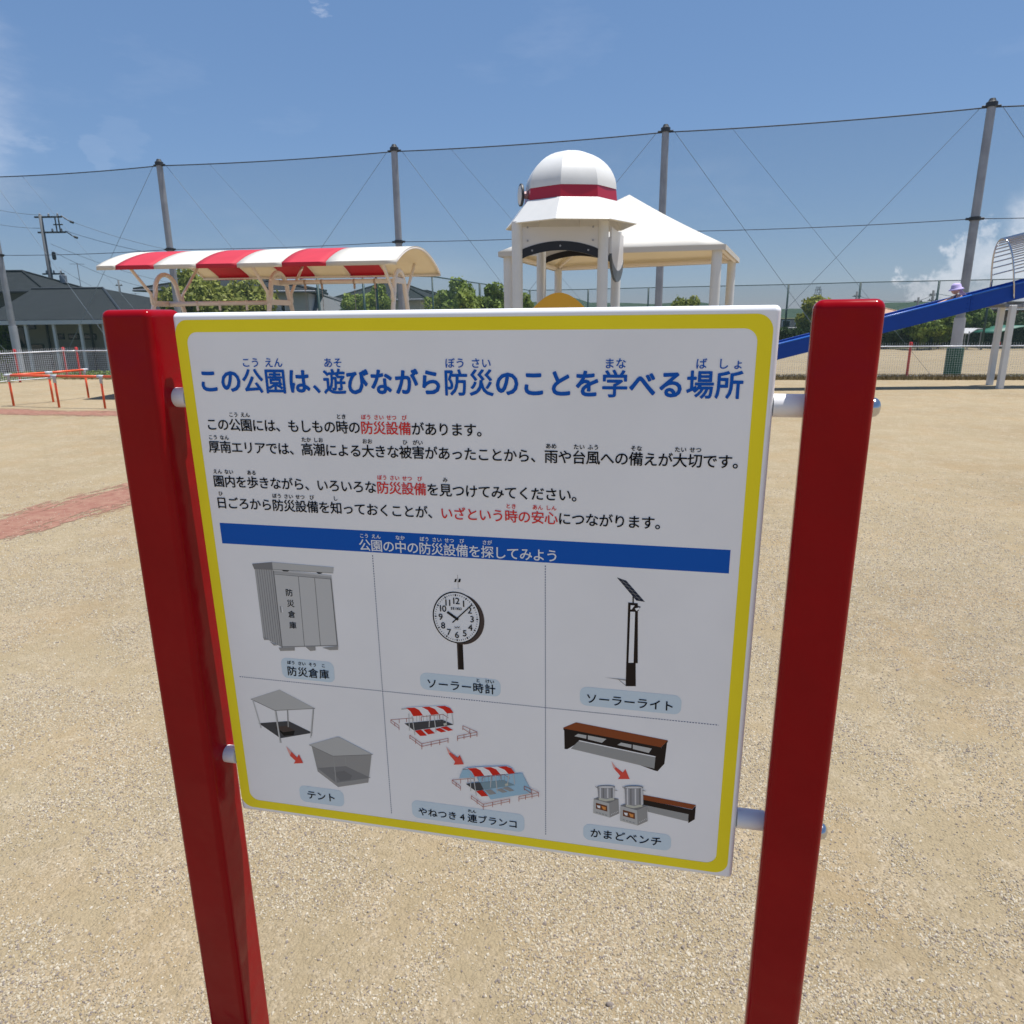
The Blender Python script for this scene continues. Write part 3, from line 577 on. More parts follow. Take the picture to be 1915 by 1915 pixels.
def stove(P, x, y, k, tall):
    P.p('roof', [(x, y), (x+150*k, y+42*k), (x+155*k, y+180*k), (x-4, y+136*k)]).p('mg', [(x+150*k, y+42*k), (x+240*k, y), (x+246*k, y+140*k), (x+155*k, y+180*k)])
    P.p('walld', [(x, y), (x+90*k, y-34*k), (x+240*k, y), (x+150*k, y+42*k)])
    P.p('fire', [(x+22*k, y+36*k), (x+130*k, y+66*k), (x+132*k, y+122*k), (x+22*k, y+92*k)]).p('fire2', [(x+75*k, y+66*k), (x+118*k, y+80*k), (x+115*k, y+105*k), (x+90*k, y+100*k)]).p('wht', [(x+30*k, y+60*k), (x+65*k, y+66*k), (x+62*k, y+90*k), (x+40*k, y+84*k)])
    for j in range(5): P.l('wht', (x+170*k+j*15*k, y+145*k-j*7*k), (x+176*k+j*15*k, y+150*k-j*7*k), 5)
    for j in range(4): P.l('seam', (x+20*k+j*30*k, y+125*k+j*9*k), (x+38*k+j*30*k, y+130*k+j*9*k), 5)
    px0, px1 = x+38*k, x+206*k; t0 = y-10-tall
    P.p('bub', [(px0+10, y-12), (px1-10, y-12), (px1-5, y+8), (px0+80*k, y+22), (px0+15, y+8)])
    P.p('pot', [(px0, t0), (px1, t0), (px1-3, y-20), (px0+90*k, y+2), (px0+8, y-15)])
    for j, c in ((.12, 'potl'), (.3, 'walld'), (.55, 'potl'), (.78, 'walld'), (.9, 'potl')): P.p(c, [(px0+(px1-px0)*j, t0+6), (px0+(px1-px0)*(j+.08), t0+6), (px0+(px1-px0)*(j+.08), y-8), (px0+(px1-px0)*j, y-12)])
    n = 20; P.p('walld', [((px0+px1)/2+(px1-px0)*.52*math.cos(2*PI*i/n), t0+14*math.sin(2*PI*i/n)) for i in range(n)]).p('potl', [((px0+px1)/2+(px1-px0)*.46*math.cos(2*PI*i/n), t0+2+9*math.sin(2*PI*i/n)) for i in range(n)])
    P.l('mg', (px0-20, t0-4), (px0+8, t0+16), 6).l('mg', (px1-6, t0+30), (px1+24, t0+36), 5)
stove(P, 438, 828, .97, 105); stove(P, 690, 890, 1.03, 165)
P.done('stove_bench_picture')

# ------------------------------------------------------------------ roofed swing
def fr_at(o, rz, p):                            # world point into the frame (o, rz)
    return Matrix.Rotation(-rz, 3, 'Z') @ (Vector(p)-o)
a_, b_ = at_d(180, 498, 15.5), at_d(742, 487, 14.8)
sw_o = Vector((a_.x, a_.y, 0)); ax = Vector((b_.x-a_.x, b_.y-a_.y, 0)); SL = ax.length; sw_rz = math.atan2(ax.y, ax.x)
swing = thing('roofed_swing', 'swing set under a red and white striped arched canopy', 'swing set', sw_o, sw_rz)
ZE, RISE, CW = at_d(460, 492, 15.1).z, .42, 4.2; Z565, Z523, Z508, Z580 = at_d(400, 566, 16.7).z, at_d(650, 523, 16.3).z, at_d(290, 508, 16.9).z, at_d(300, 580, 16.8).z; print('swing', ZE, Z565, Z523, Z508, Z580)
def arc(w, dz=0.0):
    h = CW/2; rr = (h*h+RISE*RISE)/(2*RISE); return ZE+RISE-rr+math.sqrt(max(0, rr*rr-(w-h)**2))+dz
cuts = [0, 37, 111, 191, 268, 351, 432, 559]; cuts = [c/559*SL for c in cuts]
NW = 22
for i in range(7):
    s0, s1 = cuts[i]+(.002 if i else 0), cuts[i+1]-.002
    mb = MB(); vs = []; ws = [CW*k/NW for k in range(NW+1)]
    sag = lambda s: 0
    NS = 5
    for q in range(NS+1):
        sx_ = s0+(s1-s0)*q/NS
        for k, w_ in enumerate(ws): vs.append((sx_, w_, arc(w_)))
        vs.append((sx_, CW+.005, ZE-.08)); vs.insert(len(vs)-NW-2, (sx_, -.005, ZE-.08))
    row = NW+3
    fs = [(q*row+k, q*row+k+1, (q+1)*row+k+1, (q+1)*row+k) for q in range(NS) for k in range(row-1)]
    mb.add(vs, fs)
    o = part('canopy_panel', mb, fabric_w if i % 2 == 0 else fabric_r, swing, smooth=True, autosm=True, fix=False, label=('white' if i % 2 == 0 else 'red')+' canopy stripe')
    o.modifiers.new('thickness', 'SOLIDIFY').thickness = .006
for s_ in (0.02, SL-.02):                       # rim tube at both ends, eave tubes
    mb = MB(); mb.tube([(s_, CW*k/NW, arc(CW*k/NW)-.03) for k in range(NW+1)], .022, 8); part('canopy_rim', mb, cream, swing, smooth=True)
for w_ in (.03, CW-.03):
    mb = MB(); mb.tube([(0.02, w_, ZE-.05), (SL-.02, w_, ZE-.05)], .02, 8); part('canopy_rail', mb, cream, swing, smooth=True)
mid = CW/2
FR = [.20, 2.80*SL/5.98, SL-.52]
for fi, s_ in enumerate(FR):
    mb = MB(); Rr = .46; zc = Z508-.44
    pts = [(s_, mid-1.0, -.05), (s_, mid-.64, Z580)] + [(s_, mid-Rr*math.cos(PI*k/12), zc+.41*math.sin(PI*k/12)) for k in range(0, 13)] + [(s_, mid+.64, Z580), (s_, mid+1.0, -.05)]
    mb.tube(pts, .052, 10, ref=(1, 0, 0)); part('frame_arch', mb, cream, swing, smooth=True)
    for sg in (-1, 1):
        mb = MB(); mb.tube([(s_, mid+sg*.62, Z580+.12), (s_, mid+sg*.65, Z580+.36), (s_, mid+sg*1.50, arc(mid+1.50)-.03)], .036, 8, ref=(1, 0, 0)); part('canopy_strut', mb, cream, swing, smooth=True)
        mb = MB(); mb.box((s_-.045, mid+sg*.60-.04, Z580+.16), (s_+.045, mid+sg*.60+.04, Z580+.26)); part('clamp', mb, cream, swing)
    for z in ((Z565,) if fi == 0 else ((Z565, Z523) if fi == 1 else (Z523,))):
        hw = .60 if z < 2.1 else .45
        mb = MB(); mb.box((s_-.028, mid-hw, z-.06), (s_+.028, mid+hw, z+.06)); part('frame_plate', mb, cream, swing, bevel=.006)
        for sg in (-.05, .05): mb = MB(); mb.tube([(s_-.045, mid+sg, z), (s_-.028, mid+sg, z)], .012, 8); part('bolt', mb, galv, swing)
for (s0, s1, z, hs) in ((FR[0], FR[1], Z565, (.26, .46, .70, .90)), (FR[1], FR[2], Z523, (.22, .36, .63, .80))):
    mb = MB(); mb.tube([(s0+.03, mid, z), (s1-.03, mid, z)], .052, 12); part('top_beam', mb, cream, swing, smooth=True)
    sh = z-.48
    for k, f in enumerate(hs):
        s_ = s0+(s1-s0)*f
        mb = MB(); mb.tube([(s_-.02, mid, z), (s_+.02, mid, z)], .062, 12); mb.box((s_-.02, mid-.02, z-.16), (s_+.02, mid+.02, z-.04)); part('hanger', mb, cream if z < 2.1 else mat('hanger_tan', (.45, .35, .29), .5), swing)
        mb = MB(); n_l = int(sh/.05)
        for q in range(n_l):
            zz = z-.14-q*.05; e = .010
            mb.box((s_-(.008 if q % 2 else .003), mid-(.003 if q % 2 else .008), zz-.05), (s_+(.008 if q % 2 else .003), mid+(.003 if q % 2 else .008), zz))
        part('chain', mb, galv, swing)
    for a0, a1 in ((0, 1), (2, 3)):
        x0, x1 = s0+(s1-s0)*hs[a0], s0+(s1-s0)*hs[a1]; zz = z-.14-int(sh/.05)*.05
        mb = MB(); mb.box((x0-.03, mid-.09, zz-.02), (x1+.03, mid+.09, zz+.01)); part('seat', mb, dark, swing, bevel=.01)

# orange guard rail left of the sign
rail = thing('guard_rail', 'low orange tubular guard rail with grey joints before the swing', 'guard rail', at_z(26, 759, 0))
RO = Vector(rail.location)
feetB = [at_z(26, 759, 0), at_z(111, 762, 0), at_z(197, 764, 0)]; dv = feetB[2]-feetB[1]; feetB += [feetB[2]+dv, feetB[2]+dv*2]
feetA = [at_z(100, 752, 0), at_z(166, 744, 0)]
RZ = .60
jm = mat('grey_joint', (.48, .50, .54), .45)
def pole_(p, a=None):
    q = Vector(p)-RO; mb = MB(); mb.tube([q+Vector((0, 0, -.02)), q+Vector((0, 0, RZ-.05))], .021, 10); part('rail_post', mb, orange, rail, smooth=True)
    mb = MB(); mb.tube([q+Vector((0, 0, RZ-.13)), q+Vector((0, 0, RZ-.02)), q+Vector((0, 0, RZ+.004))], [.029, .029, .02], 10); part('post_joint', mb, jm, rail, smooth=True)
for p in feetB+feetA: pole_(p)
for seq in (feetB, [feetB[0]]+feetA):
    for p, q in zip(seq[:-1], seq[1:]):
        mb = MB(); mb.tube([p-RO+Vector((0, 0, RZ)), q-RO+Vector((0, 0, RZ))], .023, 10); part('top_rail', mb, orange, rail, smooth=True)
    for p in seq:
        d = (seq[1]-seq[0]).normalized(); mb = MB(); mb.tube([p-RO+Vector((0, 0, RZ))-d*.07, p-RO+Vector((0, 0, RZ))+d*.07], .029, 10); part('rail_joint', mb, jm, rail, smooth=True)

# ------------------------------------------------------------------ low mesh fence round the playground
fence = thing('mesh_fence', 'low white wire mesh fence with red posts along the playground edge', 'fence', FL)
wire_m = mat('fence_wire', (.74, .76, .80), .45, metal=.1)
def fence_post(p):
    q = p-FL; mb = MB(); mb.tube([q+Vector((0, 0, -.1)), q+Vector((0, 0, .80)), q+Vector((0, 0, .80)), q+Vector((0, 0, .88)), q+Vector((0, 0, .90))], [.030, .030, .042, .042, .03], 10)
    part('fence_post', mb, red_play, fence, smooth=True, autosm=True)
def span(a, b):
    d = b-a; ln_ = d.length; d.normalize(); n = max(2, int(ln_/.055)); up = Vector((0, 0, 1)); nn = Vector((-d.y, d.x, 0)); a = a-FL-nn*.045
    mb = MB(); r = .0036 if (a-FL).dot(fdir) < 15 else .0022
    for i in range(n+1):
        c = a+d*(ln_*i/n); mb.add([c+d*r+up*.06, c-d*r+up*.06, c+nn*r*1.6+up*.06, c+d*r+up*.885, c-d*r+up*.885, c+nn*r*1.6+up*.885], [(0, 1, 4, 3), (1, 2, 5, 4), (2, 0, 3, 5)])
    for k in range(14):
        z = .07+k*.056; mb.tube([a+up*z, a+d*ln_+up*z], r*.9, 3, cap=False)
    part('wire_panel', mb, wire_m, fence, fix=False)
    mb = MB(); mb.tube([a+up*.795, a+d*ln_+up*.795], .016, 8); part('top_rail', mb, wire_m, fence, smooth=True)
    mb = MB(); mb.tube([a+up*.065, a+d*ln_+up*.065], .012, 8, cap=False); part('bottom_rail', mb, wire_m, fence, smooth=True)
pts = []
pR = at_z(1695, 708, 0); tt = (pR-FL).dot(fdir); step = 2.03
k0 = -int(tt/step); posts = [FL+fdir*(tt+step*k) for k in range(k0, 5)]
left = [FENCE[1]+(FENCE[0]-FENCE[1]).normalized()*1.6*k for k in range(0, 3)][::-1]
p3 = FL+fdir*((at_z(177, 705, 0)-FL).dot(fdir)); allp = left+[FL, p3]+[p for p in posts if (p-p3).dot(fdir) > 1.0]
for p in allp: fence_post(p)
for p, q in zip(allp[:-1], allp[1:]): span(p, q)
# dry grass and weeds at the fence foot
def tufts(n, a, b, name, label, col, spread=.35, h=(.04, .12)):
    mb = MB(); d = b-a
    for i in range(n):
        c = a+d*rnd.random()+fn*(rnd.random()-.6)*spread; c.z = terrain(c)
        hh = rnd.uniform(*h)
        for k in range(4):
            an = rnd.uniform(0, PI); w_ = .012; t = Vector((math.cos(an), math.sin(an), 0)); l_ = Vector((rnd.uniform(-.05, .05), rnd.uniform(-.05, .05), hh*rnd.uniform(.6, 1)))
            o = Vector((rnd.uniform(-.06, .06), rnd.uniform(-.06, .06), -.01)); mb.add([c+o-t*w_, c+o+t*w_, c+o+l_], [(0, 1, 2)])
    tag(part(name, mb, mat(name+'_m', col, .9, island=.5), fix=False), label, 'weeds', kind='stuff')
tufts(9000, FL+fdir*18, FL+fdir*26, 'dry_grass', 'dry brownish weeds along the foot of the mesh fence', (.25, .20, .10), .7, (.05, .15))
tufts(2500, FL, FL+fdir*18, 'dry_grass', 'thin weeds along the fence foot behind the sign', (.22, .19, .09), .6, (.04, .12))
tufts(1500, at_z(1800, 706, 0), at_z(1990, 703, 0), 'green_weeds', 'green weeds at the fence foot beside the slide legs', (.10, .22, .08), .3, (.03, .09))

# ------------------------------------------------------------------ play tower with helmet shaped roof
TW = loc(.90, 11.35); tw_rz = YAW*-1+R(7)
tower = thing('play_tower', 'white play tower with a domed helmet roof and red band', 'play tower', TW, tw_rz)
def octa(rad, z, rot=22.5): return [Vector((rad*math.cos(R(45*k+rot)), rad*math.sin(R(45*k+rot)), z)) for k in range(8)]
ZS, ZB, ZT, ZA = at_d(1084, 408, 10.4).z, at_d(1084, 367, 10.68).z, at_d(1084, 344, 10.7).z, at_d(1068, 283, 11.35).z; ZAR, ZAC = at_d(985, 484, 10.9).z, at_d(1050, 468, 10.9).z; print('tower', ZS, ZB, ZT, ZA, ZAR, ZAC)
lo, hi = octa(.99, ZS), octa(.715, ZB)
li, hi_i = octa(.96, ZS-.012), octa(.70, ZB-.03)
for k in range(8):
    j = (k+1) % 8; mb = MB(); mb.add([lo[k], lo[j], hi[j], hi[k], li[k], li[j], hi_i[j], hi_i[k]], [(0, 1, 2, 3), (5, 4, 7, 6), (1, 0, 4, 5), (3, 2, 6, 7), (0, 3, 7, 4), (2, 1, 5, 6)])
    part('roof_skirt', mb, pvc, tower, bevel=.006)
mb = MB(); b0, b1 = octa(.695, ZB-.01), octa(.675, ZT+.01); mb.add(b0+b1, [(k, (k+1) % 8, 8+(k+1) % 8, 8+k) for k in range(8)]); part('roof_band', mb, tower_red, tower, fix=False)
lv = 12; prof = [(.68*math.cos(PI/2*q/lv)**1.0 if q < lv else 0.0, ZT+(ZA-ZT)*math.sin(PI/2*q/lv)) for q in range(lv+1)]
for k in range(8):
    mb = MB(); vs = []; W_ = 5
    for (rr, z) in prof:
        a, b = Vector((math.cos(R(45*k+22.5)), math.sin(R(45*k+22.5)), 0)), Vector((math.cos(R(45*k+67.5)), math.sin(R(45*k+67.5)), 0))
        for q in range(W_+1):
            p = a*(rr)*(1-q/W_)+b*rr*(q/W_); bul = 1+.012*math.sin(PI*q/W_); vs.append(Vector((p.x*bul, p.y*bul, z)))
    fs = [(i*(W_+1)+q, i*(W_+1)+q+1, (i+1)*(W_+1)+q+1, (i+1)*(W_+1)+q) for i in range(len(prof)-1) for q in range(W_)]
    mb.add(vs, fs); part('dome_segment', mb, pvc, tower, smooth=True, fix=False)
tposts = [(967.5, 500, 10.9), (1127, 500, 10.9), (1012.5, 500, 12.3), (1152, 500, 12.3)]
TP = []
for px, py, d in tposts:
    q = fr_at(TW, tw_rz, Vector((*at_d(px, py, d).xy, 0))); TP.append(q)
    mb = MB(); mb.tube([q+Vector((0, 0, -.05)), q+Vector((0, 0, ZS+.02))], .077, 20); part('tower_post', mb, pvc, tower, smooth=True, autosm=True)
def panel_between(a, b, prof_top, prof_bot, th, m_, name, off=0.0, inset=.07):
    d = (b-a); ln_ = d.length; d.normalize(); nn = Vector((-d.y, d.x, 0)); a2 = a+d*inset+nn*(off-th/2); w_ = ln_-2*inset; n = 24; mb = MB(); vs = []
    for k in range(n+1):
        f = k/n; p = a2+d*w_*f
        for z in (prof_top(f), prof_bot(f)): vs.append(p+Vector((0, 0, z)))
        for z in (prof_top(f), prof_bot(f)): vs.append(p+nn*th+Vector((0, 0, z)))
    fs = []
    for k in range(n):
        i, j = k*4, k*4+4; fs += [(i, j, j+1, i+1), (i+3, j+3, j+2, i+2), (i+2, j+2, j, i), (i+1, j+1, j+3, i+3)]
    fs += [(0, 1, 3, 2), (n*4, n*4+2, n*4+3, n*4+1)]
    mb.add(vs, fs); return part(name, mb, m_, tower)
fas = mat('tower_fascia', (.62, .61, .60), .4)
arch = lambda f: ZAR+(ZAC-ZAR)*max(0, math.sin(PI*f))**.8
panel_between(TP[0], TP[1], lambda f: ZS-.05, lambda f: arch(f)+.12, .03, fas, 'fascia')
panel_between(TP[0], TP[1], lambda f: arch(f)+.124, lambda f: arch(f), .036, rubber, 'black_arch', -.004)
panel_between(TP[2], TP[3], lambda f: ZS-.05, lambda f: arch(f)+.12, .03, fas, 'fascia')
panel_between(TP[2], TP[3], lambda f: arch(f)+.124, lambda f: arch(f)+.03, .036, rubber, 'black_arch', 0)
ZH = at_d(1045, 547, 10.9).z
hump = lambda f: ZH-.32+.32*max(0, math.sin(PI*min(1, max(0, (f-.06)/.86))))**.9
panel_between(TP[0], TP[1], hump, lambda f: 1.0, .03, tower_yellow, 'yellow_barrier', .03)
tong = lambda f: 2.98-.72*max(0, math.sin(PI*f))**.45
panel_between(TP[1], TP[3], lambda f: ZS-.05, lambda f: ZAR+.06-.20*max(0, math.sin(PI*f))**.6, .03, fas, 'fascia', -.10, .04)
panel_between(TP[1], TP[3], lambda f: ZAR+.064-.20*max(0, math.sin(PI*f))**.6, lambda f: ZAR+.03-.33*max(0, math.sin(PI*f))**.45, .036, mat('dark_grey_board', (.07, .085, .10), .4), 'drop_border', -.104, .04)
d01 = (TP[1]-TP[0]).normalized(); n01 = Vector((-d01.y, d01.x, 0))
if n01.y > 0: n01 = -n01
for f, z in ((.06, ZAC+.31), (.94, ZAC+.31), (.06, ZAC+.13), (.94, ZAC+.13), (.12, ZAR+.11), (.5, ZAC+.06), (.88, ZAR+.11)):
    p = TP[0]+(TP[1]-TP[0])*(.07+.86*f)+n01*.014+Vector((0, 0, z)); mb = MB(); mb.tube([p, p+n01*.012], .014, 10); part('bolt', mb, galv, tower)
mb = MB(); mb.tube([TP[1]+Vector((0, 0, 1.0)), TP[0]+Vector((0, 0, 1.0))], .03, 8); mb.tube([TP[1]+Vector((0, 0, 1.0)), TP[3]+Vector((0, 0, 1.0))], .03, 8); part('deck_beam', mb, pvc, tower)
cx4 = sum((q for q in TP), Vector())/4
mb = MB(); mb.prism([Vector((q.x, q.y, .95)) for q in (TP[0], TP[1], TP[3], TP[2])], (0, 0, .05)); part('deck', mb, mat('deck_grey', (.2, .2, .22), .6), tower)
# unidentified round disc in a dark rim on the side of the band
q = fr_at(TW, tw_rz, at_d(975, 365, 11.25)); cdir = Matrix.Rotation(-tw_rz, 3, 'Z') @ (HR*-.97-HF*.20)
cdir = cdir.normalized(); mt = Matrix.Translation(q) @ cdir.to_track_quat('Z', 'Y').to_matrix().to_4x4()
mb = MB(); mb.lathe([(.135, 0), (.135, .02), (.12, .03)], 28, 0, mt); part('round_disc', mb, pvc, tower, smooth=True, autosm=True)
mb = MB(); mb.lathe([(.150, -.012), (.155, 0), (.155, .018), (.139, .026), (.139, -.012)], 28, 0, mt); part('round_rim', mb, dark, tower, smooth=True, autosm=True)
mb = MB(); mb.tube([q-cdir*.01, q-cdir*.16], .05, 12); mb.tube([q-cdir*.16, q-cdir*.22], .075, 12); part('disc_bracket', mb, mat('pale_pink', (.70, .45, .45), .4), tower)

# ------------------------------------------------------------------ white pavilion
kk = 1.30
ZP = 2.75; PVc = [at_z(932, 471, ZP), at_z(1357, 457, ZP), at_z(1383, 484, ZP), at_z(1036, 500, ZP)]; [print('pav', (p-CAM).dot(HR), (p-CAM).dot(HF)) for p in PVc]
for p in PVc: p.z = 0
ctr = sum(PVc, Vector())/4; pav = thing('white_pavilion', 'white fabric pyramid roof shelter on four posts behind the tower', 'shelter', ctr)
cs = [p-ctr for p in PVc]; q_ = at_d(1177, 364, (ctr-CAM).dot(HF)); AP = q_.z; apex = Vector((q_.x-ctr.x, q_.y-ctr.y, AP))
for k in range(4):
    a, b = cs[k], cs[(k+1) % 4]; mb = MB(); n = 10; vs = []
    for i in range(n+1):
        t = i/n
        for j in range(n+1):
            s_ = j/n; e = a+(b-a)*s_; p = e*(1-t); z = ZP+(AP-ZP)*t - .03*math.sin(PI*t); p = p+Vector((apex.x, apex.y, 0))*t; p.z = z; vs.append(p)
    mb.add(vs, [(i*(n+1)+j, i*(n+1)+j+1, (i+1)*(n+1)+j+1, (i+1)*(n+1)+j) for i in range(n) for j in range(n)])
    o = part('roof_panel', mb, fabric_w, pav, smooth=True, fix=False); o.modifiers.new('t', 'SOLIDIFY').thickness = .008
    mb = MB(); u = (b-a).normalized(); mb.prism([a+Vector((0, 0, ZP+.005)), b+Vector((0, 0, ZP+.005)), b+Vector((0, 0, ZP-.085)), a+Vector((0, 0, ZP-.085))], Vector((u.y, -u.x, 0))*.006); part('valance', mb, fabric_w, pav)
    mb = MB(); ai, bi = a*.955, b*.955; mb.tube([ai+Vector((0, 0, ZP-.04)), bi+Vector((0, 0, ZP-.04))], .04, 8); part('eave_beam', mb, cream, pav)
    mb = MB(); mb.tube([ai+Vector((0, 0, ZP-.07)), Vector((apex.x, apex.y, AP-.16))], .03, 8); part('rafter', mb, cream, pav)
    pi_ = a*.93; mb = MB(); mb.tube([pi_+Vector((0, 0, -.05)), pi_+Vector((0, 0, ZP-.05))], .088, 16); part('post', mb, pvc, pav, smooth=True, autosm=True)

# ------------------------------------------------------------------ blue slide with hoop cage
SD = (at_z(1850, 720, 0)-CAM).dot(HF)*.5+(at_z(1869, 727, 0)-CAM).dot(HF)*.5-.31; print('SD', SD)
def sp(px, py, d=SD): return at_d(px, py, d)
s0, s1 = sp(1458, 672), sp(1915, 557)
SLO = Vector((s0.x, s0.y, 0)); sdir = Vector((s1.x-s0.x, s1.y-s0.y, 0)); srz = math.atan2(sdir.y, sdir.x); slen = sdir.length
slide = thing('slide', 'long blue slide rising to a steel hoop cage at the right', 'slide', SLO, srz)
z0, z1 = s0.z, s1.z; slope = (z1-z0)/slen
xa, xb = -(z0-.28)/slope, slen+1.5
def szz(x): return z0+slope*x
SWD = .62
WH = .33
for w_, nm in ((0, 'side_wall'), (SWD, 'side_wall')):
    n = 3; cutx = [xa, xa+(xb-xa)*.30, 4.05*slen/5.2*1.0, xb]
    for i in range(3):
        x0, x1 = cutx[i]+.003, cutx[i+1]-.003
        mb = MB(); mb.prism([Vector((x0, w_, szz(x0))), Vector((x1, w_, szz(x1))), Vector((x1, w_, szz(x1)+WH)), Vector((x0, w_, szz(x0)+WH))], Vector((0, .03, 0))); part(nm, mb, slide_blue, slide, bevel=.006)
        if w_ == 0:
            mb = MB(); mb.tube([(x0, .0, szz(x0)+WH+.004), (x1, .0, szz(x1)+WH+.004)], .020, 8); part('wall_lip', mb, mat('slide_blue_lip', (.02, .12, .48), .35), slide, smooth=True)
    if w_ == 0:
        for xx in (cutx[1], cutx[2]):
            for k in range(3):
                for sg in (-.05, .05):
                    mb = MB(); zz = szz(xx)+.06+k*.10; mb.tube([(xx+sg, -.012, zz), (xx+sg, .001, zz)], .013, 8); part('bolt', mb, slide_blue, slide)
mb = MB(); mb.prism([Vector((xa, .03, szz(xa)+.09)), Vector((xb, .03, szz(xb)+.09)), Vector((xb, .03, szz(xb)+.06)), Vector((xa, .03, szz(xa)+.06))], Vector((0, SWD-.03, 0))); part('slide_bed', mb, mat('steel_bed', (.5, .52, .55), .3, metal=.7), slide)
# legs
def leg(px, py, dx, h):
    p = fr_at(SLO, srz, at_z(px, py, 0)); mb = MB(); z = szz(p.x)-.02 if h is None else h
    mb.box((p.x-.06, p.y-.05, -.05), (p.x+.06, p.y+.05, z-.06)); part('support_leg', mb, pvc, slide, bevel=.012); return p
l1, l2 = leg(1850, 720, 0, None), leg(1869, 727, 0, None)
mb = MB(); zt = szz(l1.x)-.11; mb.box((l1.x-.05, min(l1.y, l2.y)+.05, zt-.10), (l1.x+.05, max(l1.y, l2.y)-.05, zt)); part('support_beam', mb, pvc, slide)
mb = MB(); mb.box((min(l1.x, l2.x)-.10, -.02, szz(l2.x)-.12), (max(l1.x, l2.x)+.10, SWD+.05, szz(l2.x)-.06)); part('mount_plate', mb, galv, slide)
for p in (Vector((xb-.4, .1, 0)), Vector((xb-.4, SWD-.05, 0)), Vector((xa+.9, .2, 0))):
    mb = MB(); mb.box((p.x-.05, p.y-.05, -.05), (p.x+.05, p.y+.05, szz(p.x)-.01)); part('support_leg', mb, pvc, slide, bevel=.01)
# cage
q0 = fr_at(SLO, srz, at_d(1893, 560, SD)); xh = q0.x
sl = Vector((1, 0, slope)).normalized(); upn = Vector((-slope, 0, 1)).normalized()
hoop = []; NH = 26; hw = SWD/2+.06; hh = 1.22
for k in range(NH+1):
    a = PI*k/NH*1.0; yy = SWD/2+.015-hw*math.cos(a); zz = hh*max(0, math.sin(a))**.62
    hoop.append(Vector((xh, yy, szz(xh)))+Vector((0, 0, 1))*(.05+zz)-Vector((1, 0, 0))*zz*.16)
for hx in (0, 1.3):
    mb = MB(); mb.tube([p+Vector((hx, 0, hx*slope)) for p in hoop], .017, 8, ref=(1, 0, 0)); part('hoop', mb, steel, slide, smooth=True)
for k in range(2, NH-1, 1):
    p = hoop[k]; e = Vector((2.2, 0, 2.2*slope)); mb = MB(); mb.tube([p, p+e], .014, 6); part('cage_bar', mb, steel, slide, smooth=True)

# ------------------------------------------------------------------ child on the slide
skin = mat('skin', (.62, .36, .26), .5); lav = mat('lavender_cloth', (.50, .42, .72), .8, var=.08, vscale=20)
ch0 = at_d(1780, 556, SD+.32); chl = fr_at(SLO, srz, ch0)
child = thing('person', 'small child in a lavender sun hat sliding down the blue slide', 'child', SLO+Matrix.Rotation(srz, 3, 'Z')@Vector((chl.x, chl.y, szz(chl.x)-.03)), srz)
def skin_body(name, verts, edges, radii, m_, parent, root=0, lv=1):
    me = bpy.data.meshes.new(name); me.from_pydata([tuple(v) for v in verts], edges, []); me.materials.append(m_)
    o = bpy.data.objects.new(name, me); C.objects.link(o); o.parent = parent
    sk = o.modifiers.new('skin', 'SKIN'); sk.use_smooth_shade = True
    if not me.skin_vertices: 
        bpy.context.view_layer.objects.active = o
    for i, rr in enumerate(radii):
        me.skin_vertices[0].data[i].radius = (rr, rr)
    me.skin_vertices[0].data[root].use_root = True
    sb = o.modifiers.new('sub', 'SUBSURF'); sb.levels = lv; sb.render_levels = lv+1
    return o
# local: +x up the slide (behind the child), -x down the slide (facing)
V = [(.10, 0, .10), (.14, 0, .26), (.13, 0, .37), (.10, 0, .43),                   # pelvis, chest, shoulders, neck
     (.12, .11, .36), (-.02, .15, .32), (-.20, .17, .30), (-.27, .17, .295),        # far arm reaching down the slide
     (.12, -.11, .36), (-.02, -.15, .31), (-.20, -.17, .29), (-.27, -.17, .285),    # near arm
     (.06, .08, .09), (-.16, .09, .12), (-.36, .09, .02), (-.38, .09, .0),
     (.06, -.08, .09), (-.16, -.09, .12), (-.36, -.09, .02), (-.38, -.09, .0)]
E_ = [(0, 1), (1, 2), (2, 3), (2, 4), (4, 5), (5, 6), (6, 7), (2, 8), (8, 9), (9, 10), (10, 11), (0, 12), (12, 13), (13, 14), (14, 15), (0, 16), (16, 17), (17, 18), (18, 19)]
Rr_ = [.09, .095, .07, .04, .045, .032, .024, .02, .045, .032, .024, .02, .06, .045, .03, .028, .06, .045, .03, .028]
V = [Vector(v)+Vector((0, 0, -abs(v[0])*0+slope*v[0])) for v in V]
try: skin_body('body', V, E_, Rr_, skin, child)
except Exception as ex: print('skin failed', ex)
hc = Vector((.06, 0, .53+.05*slope))
mb = MB(); bm = bmesh.new(); bmesh.ops.create_icosphere(bm, subdivisions=3, radius=.085, matrix=Matrix.Translation(hc) @ Matrix.Diagonal((1.05, .9, 1.15, 1)))
me = bpy.data.meshes.new('head'); bm.to_mesh(me); bm.free(); me.materials.append(skin); o = part('head', me, None, child)
me.polygons.foreach_set('use_smooth', [True]*len(me.polygons))
mt = Matrix.Translation(hc+Vector((.005, 0, .045))) @ Matrix.Rotation(R(-10), 4, 'Y')
mb = MB(); mb.lathe([(.150, -.05), (.130, -.028), (.100, .0), (.095, .045), (.07, .078), (.03, .09)], 26, 0, mt); part('hat', mb, lav, child, smooth=True)
